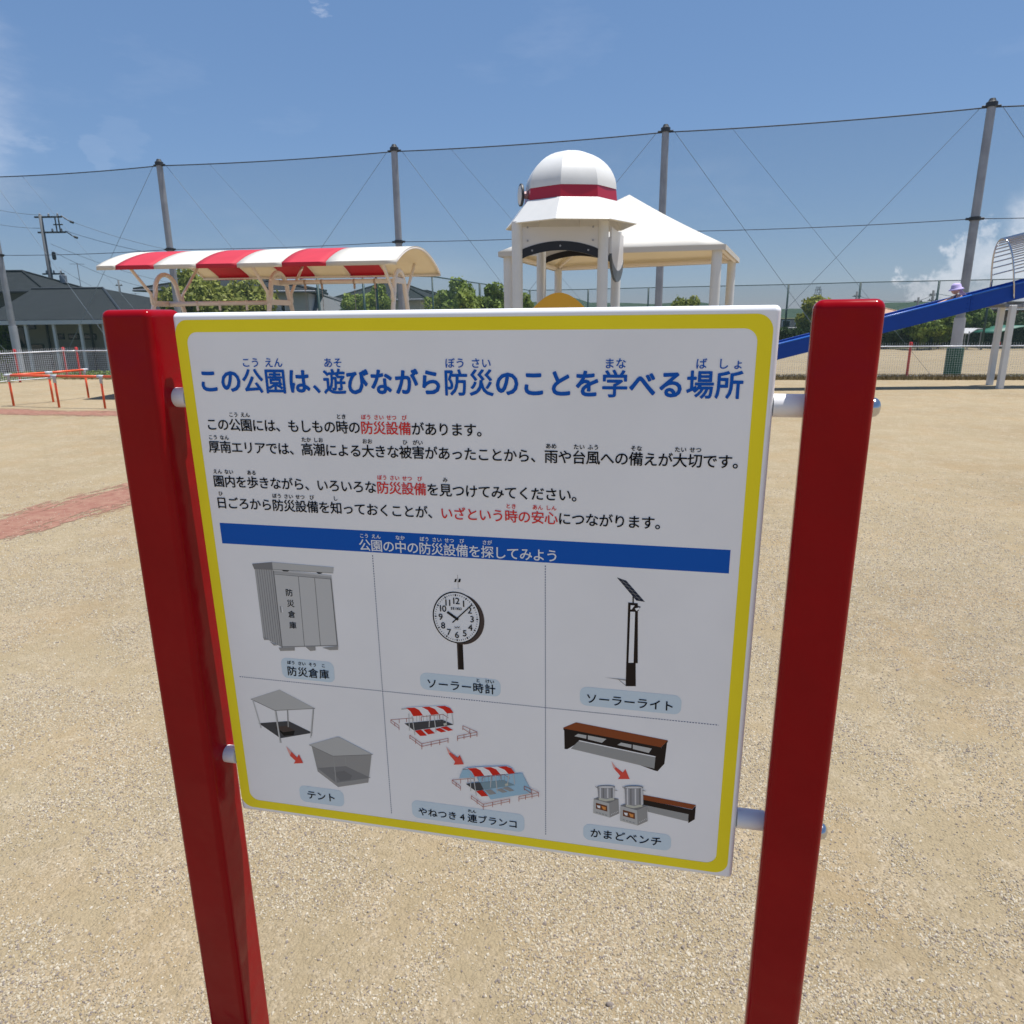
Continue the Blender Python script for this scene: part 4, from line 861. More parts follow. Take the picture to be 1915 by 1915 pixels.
mb = MB(); mb.add([hc+Vector(v) for v in ((.06, -.09, 0), (.06, .09, 0), (.17, .10, -.09), (.17, -.10, -.09), (.19, .09, -.11), (.19, -.09, -.11))], [(0, 1, 2, 3), (3, 2, 4, 5)]); o = part('neck_flap', mb, lav, child, fix=False); o.modifiers.new('t', 'SOLIDIFY').thickness = .006
for s_ in (-.03, .03):
    mb = MB(); c = hc+Vector((-.087, s_, .005)); mb.box(c-Vector((.006, .008, .006)), c+Vector((.006, .008, .006))); part('eye', mb, dark, child)
mb = MB(); c = hc+Vector((-.095, 0, -.02)); mb.box(c-Vector((.012, .008, .012)), c+Vector((.008, .008, .008))); part('nose', mb, skin, child, bevel=.004)
sh = mat('dark_blue_shirt', (.05, .07, .16), .8)
mb = MB(); cz = slope*.12; mb.lathe([(.118, .0), (.12, .12), (.112, .22), (.07, .30), (.05, .32)], 16, 0, Matrix.Translation((.12, 0, .08+cz)) @ Matrix.Diagonal((.85, 1.1, 1, 1))); part('shirt', mb, sh, child, smooth=True)

# ------------------------------------------------------------------ tall net fence
kn = 6.5
npx = [(297, 301), (737, 275), (1245, 240), (1855, 195)]
hor = lambda px: 604.51-.01061*px
base = []
for px, py in npx:
    d = kn*FPX/(hor(px)-py)/1.0; p = at_d(px, py, d); base.append(p)
u = (base[3]-base[0]); stp = u/3; ZTOP = sum(p.z for p in base)/4
cen = sum(base, Vector())/4
poles = [Vector(((cen+stp*(i-1.5)).x, (cen+stp*(i-1.5)).y, 0)) for i in range(-3, 6)]
for i, p in enumerate(base): poles[i+3] = Vector((p.x, p.y, 0))
def proj(p):
    v = p-CAM; return (PXC+FPX*v.dot(AR)/v.dot(AF), PXC-FPX*v.dot(AU)/v.dot(AF))
best = min((abs(proj(poles[3]-stp*t_*.01+Vector((0, 0, 1.9)))[0]-19), t_*.01) for t_ in range(40, 220))[1]
sh_ = poles[3]-stp*best-poles[2]; poles[2] = poles[2]+sh_; poles[1] = poles[1]+sh_; poles[0] = poles[0]+sh_
net = thing('net_fence', 'tall grey steel poles carrying a sheer ball net over the field', 'net fence', poles[3])
NO = poles[3].copy()
netm = bpy.data.materials.new('ball_net'); netm.use_nodes = True; t = netm.node_tree; bs = t.nodes['Principled BSDF']; bs.inputs['Base Color'].default_value = (.14, .20, .20, 1); bs.inputs['Roughness'].default_value = .9
tr = t.nodes.new('ShaderNodeBsdfTransparent'); mx = t.nodes.new('ShaderNodeMixShader'); mx.inputs[0].default_value = .19
t.links.new(tr.outputs[0], mx.inputs[1]); t.links.new(bs.outputs[0], mx.inputs[2]); t.links.new(mx.outputs[0], t.nodes['Material Output'].inputs[0])
ZM = 1.5874+.465*(ZTOP-1.5874)
GZ = -.8
rope_m = mat('net_rope', (.05, .07, .10), .7); stay_m = mat('stay_wire', (.18, .23, .28), .6)
up = Vector((0, 0, 1))
for i, p in enumerate(poles):
    q = p-NO; mb = MB(); mb.tube([q+up*(GZ-.2), q+up*1.45], .158, 16); part('pole_base', mb, galv_light, net, smooth=True, autosm=True)
    mb = MB(); mb.tube([q+up*1.45, q+up*ZTOP], [.125, .112], 16); part('pole', mb, galv, net, smooth=True, autosm=True)
    mb = MB(); mb.tube([q+up*(ZTOP-.12), q+up*ZTOP, q+up*(ZTOP+.02), q+up*(ZTOP+.10)], [.15, .15, .11, .07], 12); u_ = stp.normalized(); mb.tube([q+up*(ZTOP-.10)-u_*.24, q+up*(ZTOP-.10)+u_*.24], .035, 6); part('pole_cap', mb, dark, net)
    mb = MB(); mb.tube([q+up*(ZM-.05), q+up*(ZM+.05)], .15, 14); mb.tube([q+up*ZM-u_*.24, q+up*ZM+u_*.24], .035, 6); part('pole_collar', mb, dark, net)
    if i+1 < len(poles):
        q2 = poles[i+1]-NO; n = 12
        def cat(z, sag, r, nm='net_rope', off=Vector()):
            mb = MB(); mb.tube([q+(q2-q)*(k/n)+up*(z-sag*4*(k/n)*(1-k/n))+off for k in range(n+1)], r, 5); part(nm, mb, rope_m, net, smooth=True)
        cat(ZTOP-.12, .06, .020); cat(ZM, .06, .012)
        mb = MB(); vs = []
        for k in range(n+1):
            f = k/n; a = q+(q2-q)*f; vs += [a+up*(ZTOP-.12-.06*4*f*(1-f)), a+up*(ZM-.06*4*f*(1-f)), a+up*(GZ)]
        mb.add(vs, [(k*3+j, k*3+3+j, k*3+4+j, k*3+1+j) for k in range(n) for j in range(2)]); part('net_sheet', mb, netm, net, fix=False)
        def stay(a, b, r=.0075): 
            mb = MB(); mb.tube([a, b], r, 5); part('stay_wire', mb, stay_m, net)
        stay(q+up*(ZTOP-.15)+u_*.3, q+(q2-q)*.72+up*GZ); stay(q2+up*(ZTOP-.15)-u_*.3, q+(q2-q)*(.20)+up*GZ)
        yo = Vector((-u_.y, u_.x, 0))*.5
        stay(q+(q2-q)*.22+up*(ZTOP-.12), q+(q2-q)*1.0+up*GZ+yo, .005)
padm = mat('green_pad', (.015, .09, .055), .6)
q = poles[6]-NO; mb = MB(); mb.tube([q+up*(GZ), q+up*.56], .24, 16); part('pole_pad', mb, padm, net, smooth=True, autosm=True)
yy_ = 0

# ------------------------------------------------------------------ green chain-link fence far round the field
gf = [(592, 509, 20), (678, 512, 24), (703, 514, 27), (808, 517, 33), (897, 530, 45), (991, 543, 60), (1100, 541, 64), (1213, 538, 62), (1342, 535, 60), (1475, 532, 57), (1610, 528, 54), (1757, 525, 51), (1855, 523, 49), (1990, 519, 47)]
G0 = at_d(gf[6][0], gf[6][1], gf[6][2]); G0 = Vector((G0.x, G0.y, 0))
gfo = thing('green_mesh_fence', 'dark green chain link fence with thin posts at the far side', 'fence', G0)
gm = bpy.data.materials.new('chain_link'); gm.use_nodes = True; t = gm.node_tree; bs = t.nodes['Principled BSDF']; bs.inputs['Base Color'].default_value = (.03, .09, .08, 1)
tr = t.nodes.new('ShaderNodeBsdfTransparent'); mx = t.nodes.new('ShaderNodeMixShader'); mx.inputs[0].default_value = .17
t.links.new(tr.outputs[0], mx.inputs[1]); t.links.new(bs.outputs[0], mx.inputs[2]); t.links.new(mx.outputs[0], t.nodes['Material Output'].inputs[0])
prev = None
for (px, py, d) in gf:
    p = at_d(px, py, d); zt = p.z; q = Vector((p.x, p.y, 0))-G0
    mb = MB(); mb.tube([q+up*GZ, q+up*zt], .036 if d < 40 else .07, 8); part('fence_post', mb, green_dark, gfo, smooth=True)
    if prev:
        a, za = prev; mb = MB(); mb.tube([a+up*za, q+up*zt], .03, 6); part('fence_rail', mb, green_dark, gfo)
        mb = MB(); mb.add([a+up*GZ, q+up*GZ, q+up*zt, a+up*za], [(0, 1, 2, 3)]); part('chain_link', mb, gm, gfo, fix=False)
    prev = (q, zt)

# ------------------------------------------------------------------ houses
roof_g = mat('slate_roof', (.028, .034, .038), .95, var=.12, vscale=2, spec=.15); wall_g = mat('grey_wall', (.44, .44, .42), .8, var=.08, vscale=1)
wall_b = mat('beige_wall', (.42, .38, .32), .8, var=.06); glass = mat('window_glass', (.02, .03, .035), .12, spec=.7); trim = mat('white_trim', (.55, .58, .62), .5)
wall_dk = mat('dark_wall', (.06, .065, .06), .8); tile_p = mat('peach_roof', (.58, .36, .24), .7); wall_br = mat('brown_wall', (.26, .14, .10), .8)
def tile_rows(parent, a, b, c, d, m_, n=10):   # courses of roof sheets as thin steps
    pass
def house(name, label, o, rz, w_, dp, zb, ze, zr, over, rw, m_roof, m_wall, wins=(), cat='house', grp=None, ridge=None):
    h = thing(name, label, cat, Vector((o.x, o.y, zb)), rz, grp)
    ze -= zb; zr -= zb
    mb = MB(); mb.box((0, 0, 0), (w_, dp, ze)); part('wall', mb, m_wall, h)
    x0, x1, y0, y1 = -over, w_+over, -over, dp+over
    r0 = ridge[0] if ridge else (rw and (w_-rw)/2) or w_/2; r1 = ridge[1] if ridge else w_-r0
    vs = [(x0, y0, ze), (x1, y0, ze), (x1, y1, ze), (x0, y1, ze), (r0, dp/2, zr), (r1, dp/2, zr), (x0, y0, ze-.14), (x1, y0, ze-.14), (x1, y1, ze-.14), (x0, y1, ze-.14)]
    mb = MB(); mb.add(vs, [(0, 1, 5, 4), (1, 2, 5), (2, 3, 4, 5), (3, 0, 4), (6, 7, 1, 0), (7, 8, 2, 1), (8, 9, 3, 2), (9, 6, 0, 3), (9, 8, 7, 6)]); rf = part('roof', mb, m_roof, h)
    mb = MB(); mb.tube([(r0, dp/2, zr+.02), (r1, dp/2, zr+.02)], .09, 6); part('ridge_tiles', mb, m_roof, rf)
    for a, b in (((x0, y0), (r0, dp/2)), ((x1, y0), (r1, dp/2)), ((x1, y1), (r1, dp/2)), ((x0, y1), (r0, dp/2))):
        mb = MB(); mb.tube([(*a, ze+.02), (*b, zr+.03)], .07, 6); part('hip_tiles', mb, m_roof, rf)
    mb = MB(); mb.tube([(x0, y0-.05, ze-.07), (x1, y0-.05, ze-.07)], .06, 6); part('gutter', mb, galv if m_wall is not wall_dk else dark, h)
    for (side, p0, p1, za, zb_) in wins:
        mb = MB(); f = MB()
        if side == 'f': a, b = (p0, -.03, za), (p1, .02, zb_); mb.box((p0+.05, -.045, za+.05), (p1-.05, -.03, zb_-.05))
        else: a, b = (w_-.02, p0, za), (w_+.03, p1, zb_); mb.box((w_+.03, p0+.05, za+.05), (w_+.045, p1-.05, zb_-.05))
        f.box(a, b); wf = part('window', f, trim if m_wall is not wall_dk else galv, h); part('pane', mb, glass, wf)
    return h
def hp(px, d): p = at_d(px, 600, d); return Vector((p.x, p.y, 0))
# long low building with columns under a white eave, far left
dB = 33.0; zE = at_d(100, 598, dB).z
bl = thing('hall_building', 'low hall with big dark grey hip roof and white columned eave', 'building', Vector((*hp(-260, dB+.9).xy, -.9)), -YAW+R(0))
bo = Vector(bl.location); brz = bl.rotation_euler[2]
def lx(px, d=dB): return fr_at(bo, brz, at_d(px, 600, d)).x
X1 = lx(232); Z0 = .9
mb = MB(); mb.box((0, 2.2, 0), (X1, 7.6, zE+Z0-.1)); part('wall', mb, mat('hall_wall', (.30, .30, .27), .8, var=.1, vscale=1), bl)
ye0 = -.9; rd = at_d(130, 540, dB+4.6).z+Z0
rx0, rx1 = lx(63, dB+4.6), lx(196, dB+4.6); ry = 4.0
vs = [(-3, ye0, zE+Z0), (X1+.1, ye0, zE+Z0), (X1+2.8, 10, zE+Z0), (-3, 10, zE+Z0), (rx0, ry, rd), (rx1, ry, rd)]
lfx = lx(5, dB)
vs2 = [(lfx-1.0, ye0, zE+Z0), (X1+.1, ye0, zE+Z0), (X1+3.0, 8.2, zE+Z0), (lfx-1.0, 8.2, zE+Z0), (rx0, ry, rd), (rx1, ry, rd)]
mb = MB(); mb.add(vs2+[(x, y, z-.12) for x, y, z in vs2[:4]], [(0, 1, 5, 4), (1, 2, 5), (2, 3, 4, 5), (3, 0, 4), (6, 7, 1, 0), (7, 8, 2, 1), (8, 9, 3, 2), (9, 6, 0, 3), (9, 8, 7, 6)]); rf = part('roof', mb, roof_g, bl)
mb = MB(); mb.tube([(rx0, ry, rd+.02), (rx1, ry, rd+.02)], .07, 6); mb.tube([(rx1, ry, rd+.02), (X1+.1, ye0, zE+Z0+.02)], .06, 6); part('ridge_cap', mb, dark, rf)
mb = MB(); mb.box((-3, ye0-.10, zE+Z0-.20), (X1+.15, ye0-.02, zE+Z0-.02)); part('eave_fascia', mb, trim, bl)
mb = MB(); mb.box((-3, ye0, zE+Z0-.16), (X1, 2.2, zE+Z0-.13)); part('soffit', mb, wall_dk, bl)
for px in (-50, 43, 96, 146, 190, 232):
    x = lx(px, dB-.05); mb = MB(); mb.box((x-.055, ye0, 0), (x+.055, ye0+.11, zE+Z0-.16)); part('column', mb, trim, bl)
for (a, b, ya, yb, nm) in ((32, 46, 611, 650, 'door'), (48, 67, 606, 616, 'window'), (102, 120, 624, 635, 'window'), (128, 148, 624, 635, 'window'), (154, 180, 624, 635, 'window'), (54, 82, 643, 654, 'window')):
    dW = dB+3.1; xa_, xb_ = fr_at(bo, brz, at_d(a, ya, dW)).x, fr_at(bo, brz, at_d(b, ya, dW)).x; c, d_ = at_d(a, ya, dW).z-bo.z, at_d(a, yb, dW).z-bo.z
    mb = MB(); mb.box((xa_, 2.14, d_), (xb_, 2.22, c)); o = part(nm, mb, wall_dk, bl); mb = MB(); mb.box((xa_+.05, 2.12, d_+.05), (xb_-.05, 2.14, c-.05)); part('pane', mb, glass, o)
for px in (88, 170):
    x = fr_at(bo, brz, at_d(px, 620, dB+3)).x; mb = MB(); mb.tube([(x, 2.12, 0), (x, 2.12, zE+Z0-.2)], .05, 8); part('downpipe', mb, dark, bl)
# house behind it
zr2 = at_d(50, 505, 43.3).z; ze2 = at_d(50, 540, 40).z
house('dark_roof_house', 'two storey house with dark hip roof behind the low hall', hp(-222, 42.4), -YAW, 9.4, 4.5, GZ, ze2, zr2, .6, 0, roof_g, wall_dk, [('f', 1, 2.6, 2.7, 3.7), ('f', 4.2, 5.8, 2.7, 3.7), ('f', 8, 9.4, 2.7, 3.7)], ridge=(6.1, 7.1))
house('grey_house', 'grey house with dark roof just left of the big lime tree', hp(286, 46), -YAW+R(-12), 7.5, 7, GZ, at_d(300, 541, 46).z, at_d(325, 519, 50).z, .6, 1.5, roof_g, wall_g, [('f', 1, 2.2, 2, 3.2)])
house('grey_house', 'grey house with one small window seen under the canopy middle', hp(470, 44), -YAW+R(8), 3.4, 6, GZ, at_d(540, 543, 44).z, at_d(505, 527, 47).z, .5, 0, roof_g, wall_g, [('f', 1.75, 2.05, 2.6, 3.3)], ridge=(.5, 1.0))
house('grey_house', 'low grey roofed shed right of the canopy middle frame', hp(553, 46), -YAW, 4.6, 5, GZ, at_d(600, 585, 46).z, at_d(580, 551, 48).z, .3, 0, mat('grey_roof', (.14, .15, .16), .7), wall_g, [], ridge=(.3, 1.0))
house('grey_house', 'house with broad dark roof behind the round tree and right canopy leg', hp(640, 50), -YAW+R(-6), 5.4, 7, GZ, at_d(700, 560, 50).z, at_d(717, 529, 54).z, .6, .8, roof_g, wall_g, [('f', 3.6, 4.4, 1.4, 2.6)])
house('grey_house', 'house with low dark roof between right canopy legs and the trees', hp(742, 56), -YAW+R(10), 4.2, 6, GZ, at_d(780, 561, 56).z, at_d(808, 545, 60).z, .5, 1.0, roof_g, wall_g, [('f', 1.2, 1.6, 1.0, 2.4)])
house('dark_house', 'dark house with pale shuttered windows between sign and right post', hp(1452, 72), -YAW+R(5), 5.2, 6, GZ, at_d(1480, 612, 72).z, at_d(1480, 598, 76).z, .4, 1.5, roof_g, mat('weathered_wall', (.12, .13, .13), .8), [('f', .6, 1.4, .9, 1.9), ('f', 1.9, 2.6, .9, 1.9), ('f', 3.1, 3.9, .9, 1.9)])
house('peach_roof_house', 'house with peach coloured roof seen past the right red post', hp(1632, 85), -YAW, 4.4, 6, GZ, at_d(1660, 591, 85).z, at_d(1672, 576, 90).z, .4, .6, tile_p, wall_b, [('f', 1, 2, .6, 1.4)])
house('brown_house', 'reddish brown house half hidden behind the tall net pole', hp(1772, 66), -YAW, 5.5, 7, GZ, at_d(1800, 590, 66).z, at_d(1815, 578, 70).z, .4, 1, mat('brown_roof', (.20, .13, .10), .7), wall_br, [('f', 1, 2.2, .8, 1.8), ('f', 3, 4.2, .8, 1.8)])
house('brown_house', 'brown house with dark roof behind the slide legs', hp(1868, 62), -YAW, 7, 7, GZ, at_d(1890, 578, 62).z, at_d(1900, 566, 66).z, .6, 3, mat('dark_brown_roof', (.06, .05, .05), .7), wall_br, [('f', .6, 1.5, .9, 2.0), ('f', 2.6, 4.0, .9, 2.0)])
# carport
cp = thing('carport', 'green arched carport roof at the far right edge', 'carport', hp(1868, 50), -YAW)
ZC_ = at_d(1890, 622, 50).z; cpg = mat('green_sheet', (.03, .17, .12), .5)
mb = MB(); vs = []
for k in range(11):
    x = 5*k/10; z = ZC_+.45*math.sin(PI*k/10); vs += [(x, 0, z), (x, 4, z)]
mb.add(vs, [(k*2, k*2+2, k*2+3, k*2+1) for k in range(10)]); o = part('carport_roof', mb, cpg, cp, fix=False, smooth=True); o.modifiers.new('t', 'SOLIDIFY').thickness = .05
for x in (0, 2.5, 5):
    for y in (0, 4): mb = MB(); mb.tube([(x, y, GZ), (x, y, ZC_)], .04, 6); part('carport_post', mb, trim, cp)
# dark hedge / wall backdrop behind field edge: a long low dark block wall
lt_ = hp(1816, 49.5); lean = thing('lean_to', 'low white roofed lean-to between the net pole and the slide legs', 'lean-to', Vector((lt_.x, lt_.y, GZ)), -YAW+R(6))
zl = at_d(1830, 614, 49.5).z-GZ
mb = MB(); mb.prism([Vector((0, 0, zl-.32)), Vector((.55, 0, zl-.02)), Vector((.95, 0, zl)), Vector((.95, 0, zl-.06)), Vector((.55, 0, zl-.08)), Vector((0, 0, zl-.38))], Vector((0, 1.6, 0))); part('sheet_roof', mb, white, lean)
for x in (.04, .9):
    for y in (.05, 1.5): mb = MB(); mb.box((x-.03, y-.03, 0), (x+.03, y+.03, zl-.2)); part('corner_post', mb, galv, lean)


# ------------------------------------------------------------------ trees
leafcols = {'lime': ((.15, .19, .03), (.32, .34, .07)), 'green': ((.12, .19, .025), (.29, .36, .06)), 'mid': ((.09, .15, .025), (.21, .28, .05)), 'dark': ((.02, .045, .015), (.05, .09, .025)), 'yellow': ((.20, .22, .02), (.34, .34, .04))}
def leafmat(k):
    c1, c2 = leafcols[k]; return mat('leaves_'+k, c1, .6, col2=c2, vscale=1.3, island=.35, trans=.25, coords='World', spec=.3)
bark = mat('bark', (.10, .075, .05), .9, var=.2, vscale=6)
def tree(name, label, px0, px1, ptop, d, kind, n=5200, leaf=.11, trunk_h=.35, grp=None, seed=1, flat=1.0):
    r = np.random.RandomState(seed); a, b = at_d(px0, ptop, d), at_d(px1, ptop, d); c = (a+b)/2; rad = (b-a).length/2; ztop = c.z; zb = GZ
    base_ = Vector((c.x, c.y, zb)); H = ztop-zb; t = thing(name, label, 'tree', base_, 0, grp)
    z0_ = H*trunk_h; rz_ = (H-z0_)/2; cz_ = z0_+rz_
    K = int(26+rad*10); cl = []
    while len(cl) < K:
        v = r.normal(size=3); v /= np.linalg.norm(v); q = r.uniform(.45, .86)
        cl.append((v[0]*rad*q, v[1]*rad*q*.9, cz_+v[2]*rz_*q))
    cl = np.array(cl); cr_ = r.uniform(.20, .34, K)*min(rad, rz_)*1.15
    idx = r.randint(0, K, n); v = r.normal(size=(n, 3)); v /= np.linalg.norm(v, axis=1)[:, None]
    rr = cr_[idx]*r.uniform(.55, 1.05, n)**.5*np.where(r.rand(n) < .08, 1.25, 1)
    pc = cl[idx]+v*rr[:, None]
    nrm = v+r.normal(size=(n, 3))*.55; nrm /= np.linalg.norm(nrm, axis=1)[:, None]
    t1 = np.cross(nrm, r.normal(size=(n, 3))); t1 /= np.linalg.norm(t1, axis=1)[:, None]; t2 = np.cross(nrm, t1)
    s_ = leaf*1.25*r.uniform(.6, 1.3, n)[:, None]
    P4_ = np.stack([pc-t1*s_, pc-t2*s_*.55, pc+t1*s_, pc+t2*s_*.55], 1).reshape(-1, 3)
    me = bpy.data.meshes.new('crown'); me.vertices.add(len(P4_)); me.vertices.foreach_set('co', P4_.ravel()); me.loops.add(n*4); me.loops.foreach_set('vertex_index', np.arange(n*4)); me.polygons.add(n); me.polygons.foreach_set('loop_start', np.arange(0, n*4, 4)); me.update(calc_edges=True)
    me.materials.append(leafmat(kind)); part('crown', me, None, t)
    mb = MB(); tr_ = .05*H*.6
    mb.tube([(0, 0, -.2), (0, 0, z0_*.9), (rad*.06, 0, cz_), (rad*.02, 0, cz_+rz_*.5)], [tr_, tr_*.75, tr_*.5, tr_*.2], 8)
    for k in range(7):
        q = cl[r.randint(K)]; mb.tube([(0, 0, z0_*.8+r.rand()*rz_*.5), (q[0]*.5, q[1]*.5, (q[2]+z0_)/2+.2), tuple(q)], [tr_*.4, tr_*.25, tr_*.1], 6)
    part('trunk', mb, bark, t, smooth=True)
    return t
TG = 'trees beyond the net fence'
tree('broad_tree', 'broad lime green tree behind the left half of the swing canopy', 292, 425, 512, 37, 'lime', 9000, .11, .25, TG, 1)
tree('broad_tree', 'lime green tree beside it left of the middle swing frame', 380, 522, 514, 36, 'lime', 9000, .11, .25, TG, 2)
tree('round_tree', 'round mid green tree left of the right swing legs', 630, 700, 534, 38, 'green', 6000, .09, .3, TG, 3)
tree('round_tree', 'taller green tree right behind the right swing chains', 668, 732, 527, 39, 'green', 6000, .09, .3, TG, 4)
tree('round_tree', 'full green tree between the swing canopy and the play tower', 798, 902, 521, 40, 'green', 9500, .10, .25, TG, 5)
tree('round_tree', 'darker green tree touching the left post of the play tower', 886, 958, 531, 42, 'mid', 6500, .10, .25, TG, 6)
tree('round_tree', 'small green tree just behind the left tower post', 940, 994, 537, 43, 'green', 4500, .10, .25, TG, 7)
tree('small_tree', 'small yellow green tree seen between the pavilion posts', 1254, 1332, 552, 55, 'lime', 4000, .12, .3, TG, 8)
tree('yellow_tree', 'yellow green tree peeking out left of the right red post', 1484, 1578, 556, 58, 'yellow', 6500, .13, .2, TG, 9)
tree('round_tree', 'shaded green tree under the blue slide, left of the net pole', 1690, 1760, 584, 50, 'mid', 6000, .11, .2, TG, 10)
tree('yellow_tree', 'lighter green tree touching the net pole under the slide', 1735, 1792, 582, 51, 'green', 6000, .11, .2, TG, 11)
tree('round_tree', 'dark green tree right of the net pole below the slide', 1788, 1866, 568, 54, 'mid', 8000, .12, .25, TG, 12)
tree('round_tree', 'dark low tree behind the right red post', 1610, 1700, 597, 52, 'dark', 5000, .12, .1, TG, 13)
tree('round_tree', 'dark tree at the right picture edge beside the slide legs', 1890, 1990, 580, 58, 'dark', 6000, .12, .2, TG, 14)
tree('bush', 'dark bush at the left edge behind the mesh fence', -40, 30, 588, 36, 'mid', 3500, .07, .1, TG, 15)
# dark undergrowth strip at the far edge of the field
def hedge(pa, pb, d, zt, kind, label, n=9000, seed=0, ls=.16):
    r = np.random.RandomState(seed); a, b = at_d(pa, 620, d), at_d(pb, 620, d); n1 = r.rand(n, 1)
    pc = np.array([a.x, a.y, 0])*(1-n1)+np.array([b.x, b.y, 0])*n1; top = zt*(.75+.5*vnoise(n1[:, 0]*30, n1[:, 0]*0, 1.0, seed+5))
    pc[:, 2] = GZ+(top-GZ)*r.rand(n); pc[:, 1] += r.rand(n)*1.5
    v = r.normal(size=(n, 3)); v /= np.linalg.norm(v, axis=1)[:, None]; t1 = np.cross(v, r.normal(size=(n, 3))); t1 /= np.linalg.norm(t1, axis=1)[:, None]; t2 = np.cross(v, t1); s_ = ls*r.uniform(.6, 1.3, n)[:, None]
    P_ = np.stack([pc-t1*s_, pc-t2*s_*.6, pc+t1*s_, pc+t2*s_*.6], 1).reshape(-1, 3)
    me = bpy.data.meshes.new('hedge'); me.vertices.add(n*4); me.vertices.foreach_set('co', P_.ravel()); me.loops.add(n*4); me.loops.foreach_set('vertex_index', np.arange(n*4)); me.polygons.add(n); me.polygons.foreach_set('loop_start', np.arange(0, n*4, 4)); me.update(calc_edges=True)
    me.materials.append(leafmat(kind)); o = bpy.data.objects.new('hedge', me); C.objects.link(o); tag(o, label, 'hedge', kind='stuff')
hedge(1420, 1640, 54, .55, 'dark', 'dark undergrowth along the far field edge behind the right post', 9000, 1)
hedge(1640, 2000, 53, .75, 'dark', 'dark undergrowth along the far field edge at the right', 12000, 2)
hedge(-40, 260, 26, -.15, 'mid', 'low green plants before the hall building', 7000, 3, .05)
# wooded hills
def hills():
    mb = MB(); vs = []; n = 90; D = 620
    prof = {1060: 563, 1085: 557, 1108: 555, 1130: 559, 1160: 567, 1200: 567, 1260: 567, 1330: 569, 1400: 566, 1440: 564, 1480: 569, 1520: 578, 1600: 580, 1700: 577, 1800: 574, 1915: 566, 2300: 556}
    ks = sorted(prof); rows = 7
    px = [700+i*(1500/n) for i in range(n+1)]
    for j in range(rows):
        for i, x in enumerate(px):
            y = np.interp(x, [700]+ks, [585]+[prof[k] for k in ks])+rnd.uniform(-.6, .6); p = at_d(x, y, D); g = Vector((p.x, p.y, GZ)); f = math.sin(PI/2*j/(rows-1)); back = HF*(j*45)
            q = g+back; q.z = GZ+(p.z-GZ)*f*(1+j*45/D); vs.append(q)
    mb.add(vs, [(j*(n+1)+i, j*(n+1)+i+1, (j+1)*(n+1)+i+1, (j+1)*(n+1)+i) for j in range(rows-1) for i in range(n)])
    o = part('hill', mb, mat('wooded_hill', (.035, .065, .05), .95, col2=(.07, .105, .075), vscale=.06, detail=9, coords='World', spec=.1), smooth=True, fix=False); tag(o, 'distant wooded hills on the horizon', kind='structure')
hills()

# ------------------------------------------------------------------ utility poles and wires
conc = mat('concrete_pole', (.13, .14, .15), .8)
def upole(label, px, ptop, pbot, d, arms, thick=.16, extra=True):
    a = at_d(px, ptop, d); b = Vector((a.x, a.y, GZ)); t = thing('utility_pole', label, 'utility pole', b, -YAW)
    H = a.z-GZ; mb = MB(); mb.tube([(0, 0, -.3), (0, 0, H)], [thick, thick*.6], 10); part('pole_shaft', mb, conc, t, smooth=True)
    for (dz, x0, x1) in arms:
        mb = MB(); mb.box((x0, -.05, H-dz-.045), (x1, .05, H-dz+.045)); part('crossarm', mb, dark, t)
        n = 3
        for k in range(n):
            x = x0+(x1-x0)*(k+.6)/n; mb = MB(); mb.lathe([(.05, 0), (.07, .05), (.04, .08), (.06, .13), (.02, .17)], 8, 0, Matrix.Translation((x, 0, H-dz+.045))); part('insulator', mb, galv, t)
    return t, H
u1, H1 = upole('tall utility pole with two crossarms rising over the left roofs', 75, 402, 530, 46, [(.12, -.35, 1.25), (.98, -.30, 1.35), (3.35, -.45, .85)], .17)
for x in (.85, 1.05):
    mb = MB(); mb.box((x-.025, -.03, H1-1.0), (x+.025, .03, H1-.1)); part('hanger_rod', mb, dark, u1)
mb = MB(); mb.box((.70, -.03, H1-.58), (1.25, .03, H1-.52)); part('crossarm', mb, dark, u1)
mb = MB(); mb.lathe([(.05, 0), (.11, .05), (.11, .42), (.05, .46)], 10, 0, Matrix.Translation((.42, 0, H1-2.55))); part('transformer', mb, dark, u1)
mb = MB(); mb.lathe([(.06, 0), (.20, .06), (.20, .50), (.08, .55)], 12, 0, Matrix.Translation((.75, 0, H1-3.95))); part('transformer', mb, galv, u1)
for (a, b) in (((1.25, .05), (1.85, .42)), ((1.35, .92), (1.95, 1.28))):
    mb = MB(); mb.tube([(a[0], 0, H1-a[1]), (a[0]+.35, 0, H1-a[1]-.25), (b[0], 0, H1-b[1])], .03, 6); mb.tube([(b[0]-.12, 0, H1-b[1]+.04), (b[0]+.06, 0, H1-b[1]-.03)], .07, 8); part('cable_clamp', mb, dark, u1)
upole('distant utility pole just left of the far utility poles by the slide', 1718, 556, 590, 90, [(.5, -.5, .5), (1.2, -.4, .4)], .2)
upole('distant utility pole with crossarms above the blue slide', 1746, 543, 570, 84, [(.5, -.45, .55), (1.1, -.5, .5)], .2)
upole('distant utility pole just right of the right red post top', 1603, 545, 570, 95, [(.6, -.5, .6), (1.2, -.5, .5)], .2)
upole('short utility pole behind the swing canopy beam', 561, 484, 560, 48, [(.10, -1.0, .3)], .16)
upole('thin distant utility pole above the hall roof', 221, 524, 560, 90, [(.6, -.4, .4)], .17)
def wire(px0, py0, d0, px1, py1, d1, sag, r, label):
    a, b = at_d(px0, py0, d0), at_d(px1, py1, d1); mb = MB(); n = 14
    mb.tube([a+(b-a)*(k/n)-up*sag*4*(k/n)*(1-k/n) for k in range(n+1)], r, 5); tag(part('power_line', mb, stay_m, smooth=True), label, 'power line', 'overhead power lines')
